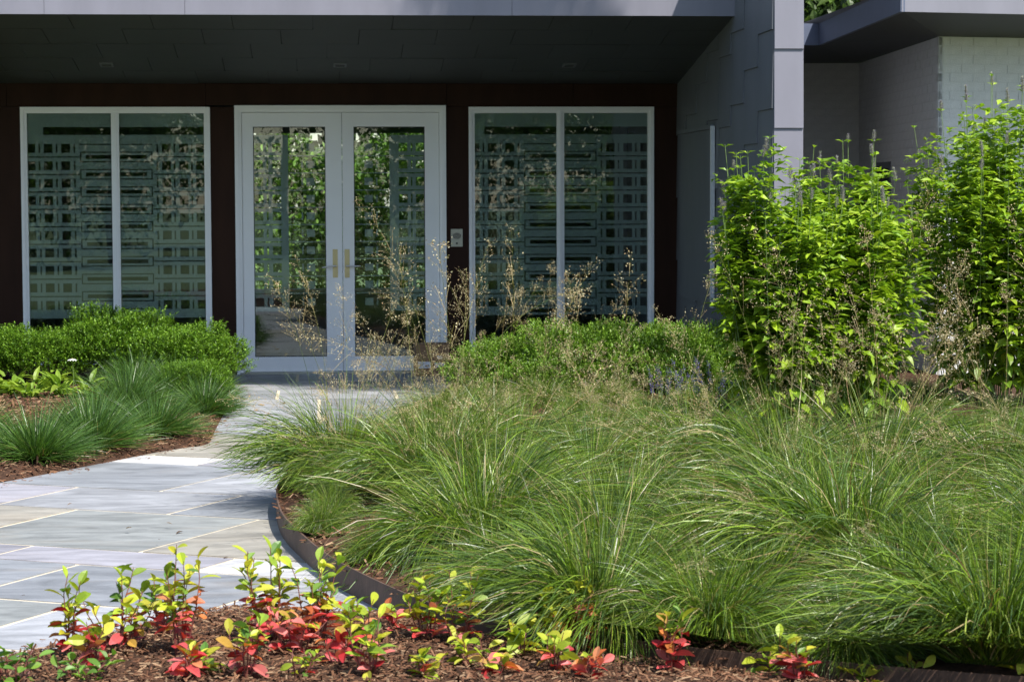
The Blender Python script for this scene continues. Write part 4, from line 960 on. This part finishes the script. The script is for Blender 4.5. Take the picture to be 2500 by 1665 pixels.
# ---------------------------------------------------------------- bark mulch, loose litter
def chips(name, poly, hf, n_, seed, box, lens=(.008, .040), parent=None):
    rng = np.random.default_rng(seed); xy = np.column_stack([rng.uniform(box[0], box[1], n_ * 2), rng.uniform(box[2], box[3], n_ * 2)]); xy = xy[inside(xy, poly)][:n_]; n_ = len(xy)
    P = np.column_stack([xy, hf(xy) + rng.uniform(.0, .022, n_)]); d = rng.normal(0, 1, (n_, 3)); d[:, 2] *= .28
    tm = (np.array([(-.12, 0, 0), (.10, .05, 0), (.13, .9, .02), (-.09, 1, 0), (0, .1, .10), (.02, .85, .09)]), np.array([(0, 1, 4), (3, 5, 2), (1, 2, 5), (1, 5, 4), (0, 4, 5), (0, 5, 3)]))
    A = scatter(tm, P, d, rng.uniform(*lens, n_) ** 1.0, pick(rng, [(.105, .048, .026), (.075, .034, .019), (.135, .066, .036), (.17, .09, .05), (.045, .024, .015), (.23, .15, .09)], n_, .2))
    V, F_, C_ = join([A]); return ob(name, make(name, V, F_, M['chip'], C_), parent, kind='stuff', label='shredded brown bark mulch covering the planting bed', cat='mulch')
chips('bark_mulch', FRONT_POLY, h_front, 26000, 700, (-2.2, 2.6, -15.4, -12.8))['label'] = 'shredded brown bark mulch around the red-leaved young shrubs'
chips('bark_mulch', RIGHT_POLY, h_right, 22000, 701, (-.5, 3.6, -14.6, -5), (.012, .06))['label'] = 'brown bark mulch under the grass clumps inside the steel edging'
chips('bark_mulch', LEFT_POLY, h_left, 14000, 702, (-3.6, -.9, -9.2, -2), (.015, .06))['label'] = 'brown bark mulch under the spiky grass tufts along the path'
def spill(curve, n_, seed, side, far):
    rng = np.random.default_rng(seed); C = resample(curve, .02); i_ = rng.integers(1, len(C) - 1, n_); t_ = unit(C[i_ + 1] - C[i_ - 1]); nv = np.stack([-t_[:, 1], t_[:, 0]], 1) * side
    return C[i_] + nv * (far * rng.uniform(0, 1, (n_, 1)) ** 2.5)
sp_ = np.concatenate([spill(FEDGE_S, 420, 1, 1, .22), spill(LEDGE_S[6:], 420, 2, -1, .16)]); rng = np.random.default_rng(710)
tm = (np.array([(-.12, 0, 0), (.10, .05, 0), (.13, .9, .02), (-.09, 1, 0), (0, .1, .10), (.02, .85, .09)]), np.array([(0, 1, 4), (3, 5, 2), (1, 2, 5), (1, 5, 4), (0, 4, 5), (0, 5, 3)]))
dd_ = rng.normal(0, 1, (len(sp_), 3)); dd_[:, 2] *= .08
V, F_, C_ = join([scatter(tm, np.column_stack([sp_, np.full(len(sp_), .003)]), dd_, rng.uniform(.008, .032, len(sp_)), pick(rng, [(.105, .048, .026), (.135, .066, .036), (.17, .09, .05)], len(sp_)))])
ob('spilled_mulch', make('spilled_mulch', V, F_, M['chip'], C_), kind='stuff', label='scattered bark chips spilled over the flagstone edges', cat='mulch')
for k, (u_, v_, L, c) in enumerate([(445, 1300, .05, 0), (407, 1290, .03, 1), (390, 1332, .02, 0), (557, 1362, .03, 0), (175, 1242, .03, 1), (630, 990, .07, 2), (612, 968, .05, 2), (620, 1002, .06, 2), (320, 1302, .04, 1), (60, 1470, .02, 0), (690, 985, .06, 1), (515, 1037, .06, 2)]):
    p = gz(u_, v_, 0); rr = random.Random(k); v0, f0 = leaf_shape(.4, ovate, .5, -.2, 3)
    o = ob('fallen_leaf', make('fallen_leaf', v0 * L, [f0], M['leafo']), loc=(p[0], p[1], .006 if p[0] > -.96 else .03), rot=(rr.uniform(-.1, .1), rr.uniform(-.1, .1), rr.uniform(0, 6)), label='small dry brown fallen leaf lying on the flagstone path', cat='leaf', group='fallen leaves on the path')
    o.color = (*[(.09, .055, .035), (.18, .12, .07), (.50, .33, .17)][c], 1)

# ---------------------------------------------------------------- parcel and intercom by the door
bxw, bxd, bxh = .315, .26, .30
bp0 = gz(1055, 918, 0.0); pc = ob('cardboard_box', None, loc=(bp0[0], bp0[1] + bxd / 2, 0.0), rot=(0, 0, .04), label='brown cardboard parcel with white labels left at the glass door', cat='box')
m_ = MB().box(-bxw / 2, bxw / 2, -bxd / 2, bxd / 2, 0.002, bxh - .003); m_.build('carton', M['card'], pc)
MB().box(-bxw / 2 - .001, -.002, -bxd / 2 - .001, bxd / 2 + .001, bxh - .0028, bxh).build('flap', M['card'], pc); MB().box(.002, bxw / 2 + .001, -bxd / 2 - .001, bxd / 2 + .001, bxh - .0028, bxh).build('flap', M['card'], pc)
MB().box(-.03, .03, -bxd / 2 - .0018, -bxd / 2 - .0002, bxh - .07, bxh - .004).build('tape', M['tape'], pc)
def label_(x0, x1, z0, z1, lines):
    l_ = ob('address_label', MB().box(x0, x1, -bxd / 2 - .0016, -bxd / 2 - .0002, z0, z1).mesh('address_label', M['paper']), pc)
    for a, b, c, d in lines: MB().box(x0 + (x1 - x0) * a, x0 + (x1 - x0) * b, -bxd / 2 - .0022, -bxd / 2 - .0014, z0 + (z1 - z0) * c, z0 + (z1 - z0) * d).build('print', M['ink'], l_)
label_(-.135, -.02, .075, .135, [(.1, .5, .70, .78), (.1, .4, .5, .58), (.55, .9, .2, .5), (.1, .5, .2, .28)])
label_(.02, .115, .085, .122, [(.1, .8, .6, .72), (.1, .6, .3, .42)]); label_(.045, .09, .16, .19, [(.15, .85, .4, .6)])
ic = atY(1115, 581, 0); it = ob('intercom', None, loc=(ic[0], -.002, ic[2]), label='cream intercom plate with slotted speaker grille on the brown post beside the door', cat='intercom')
MB().box(-.056, .056, -.012, .003, -.084, .084).build('plate', M['cream'], it)
for k in range(8):
    x_ = -.035 + .010 * k; hh_ = .030 * math.sqrt(max(.15, 1 - ((k - 3.5) / 4.2) ** 2))
    MB().box(x_ - .0026, x_ + .0026, -.0135, -.011, .018 - hh_, .018 + hh_).build('grille_slot', M['black'], it)
MB().tube([(0, -.011, -.052), (0, -.0165, -.052), (0, -.0166, -.052)], [.010, .009, .0001], 10).build('call_button', M['black'], it)
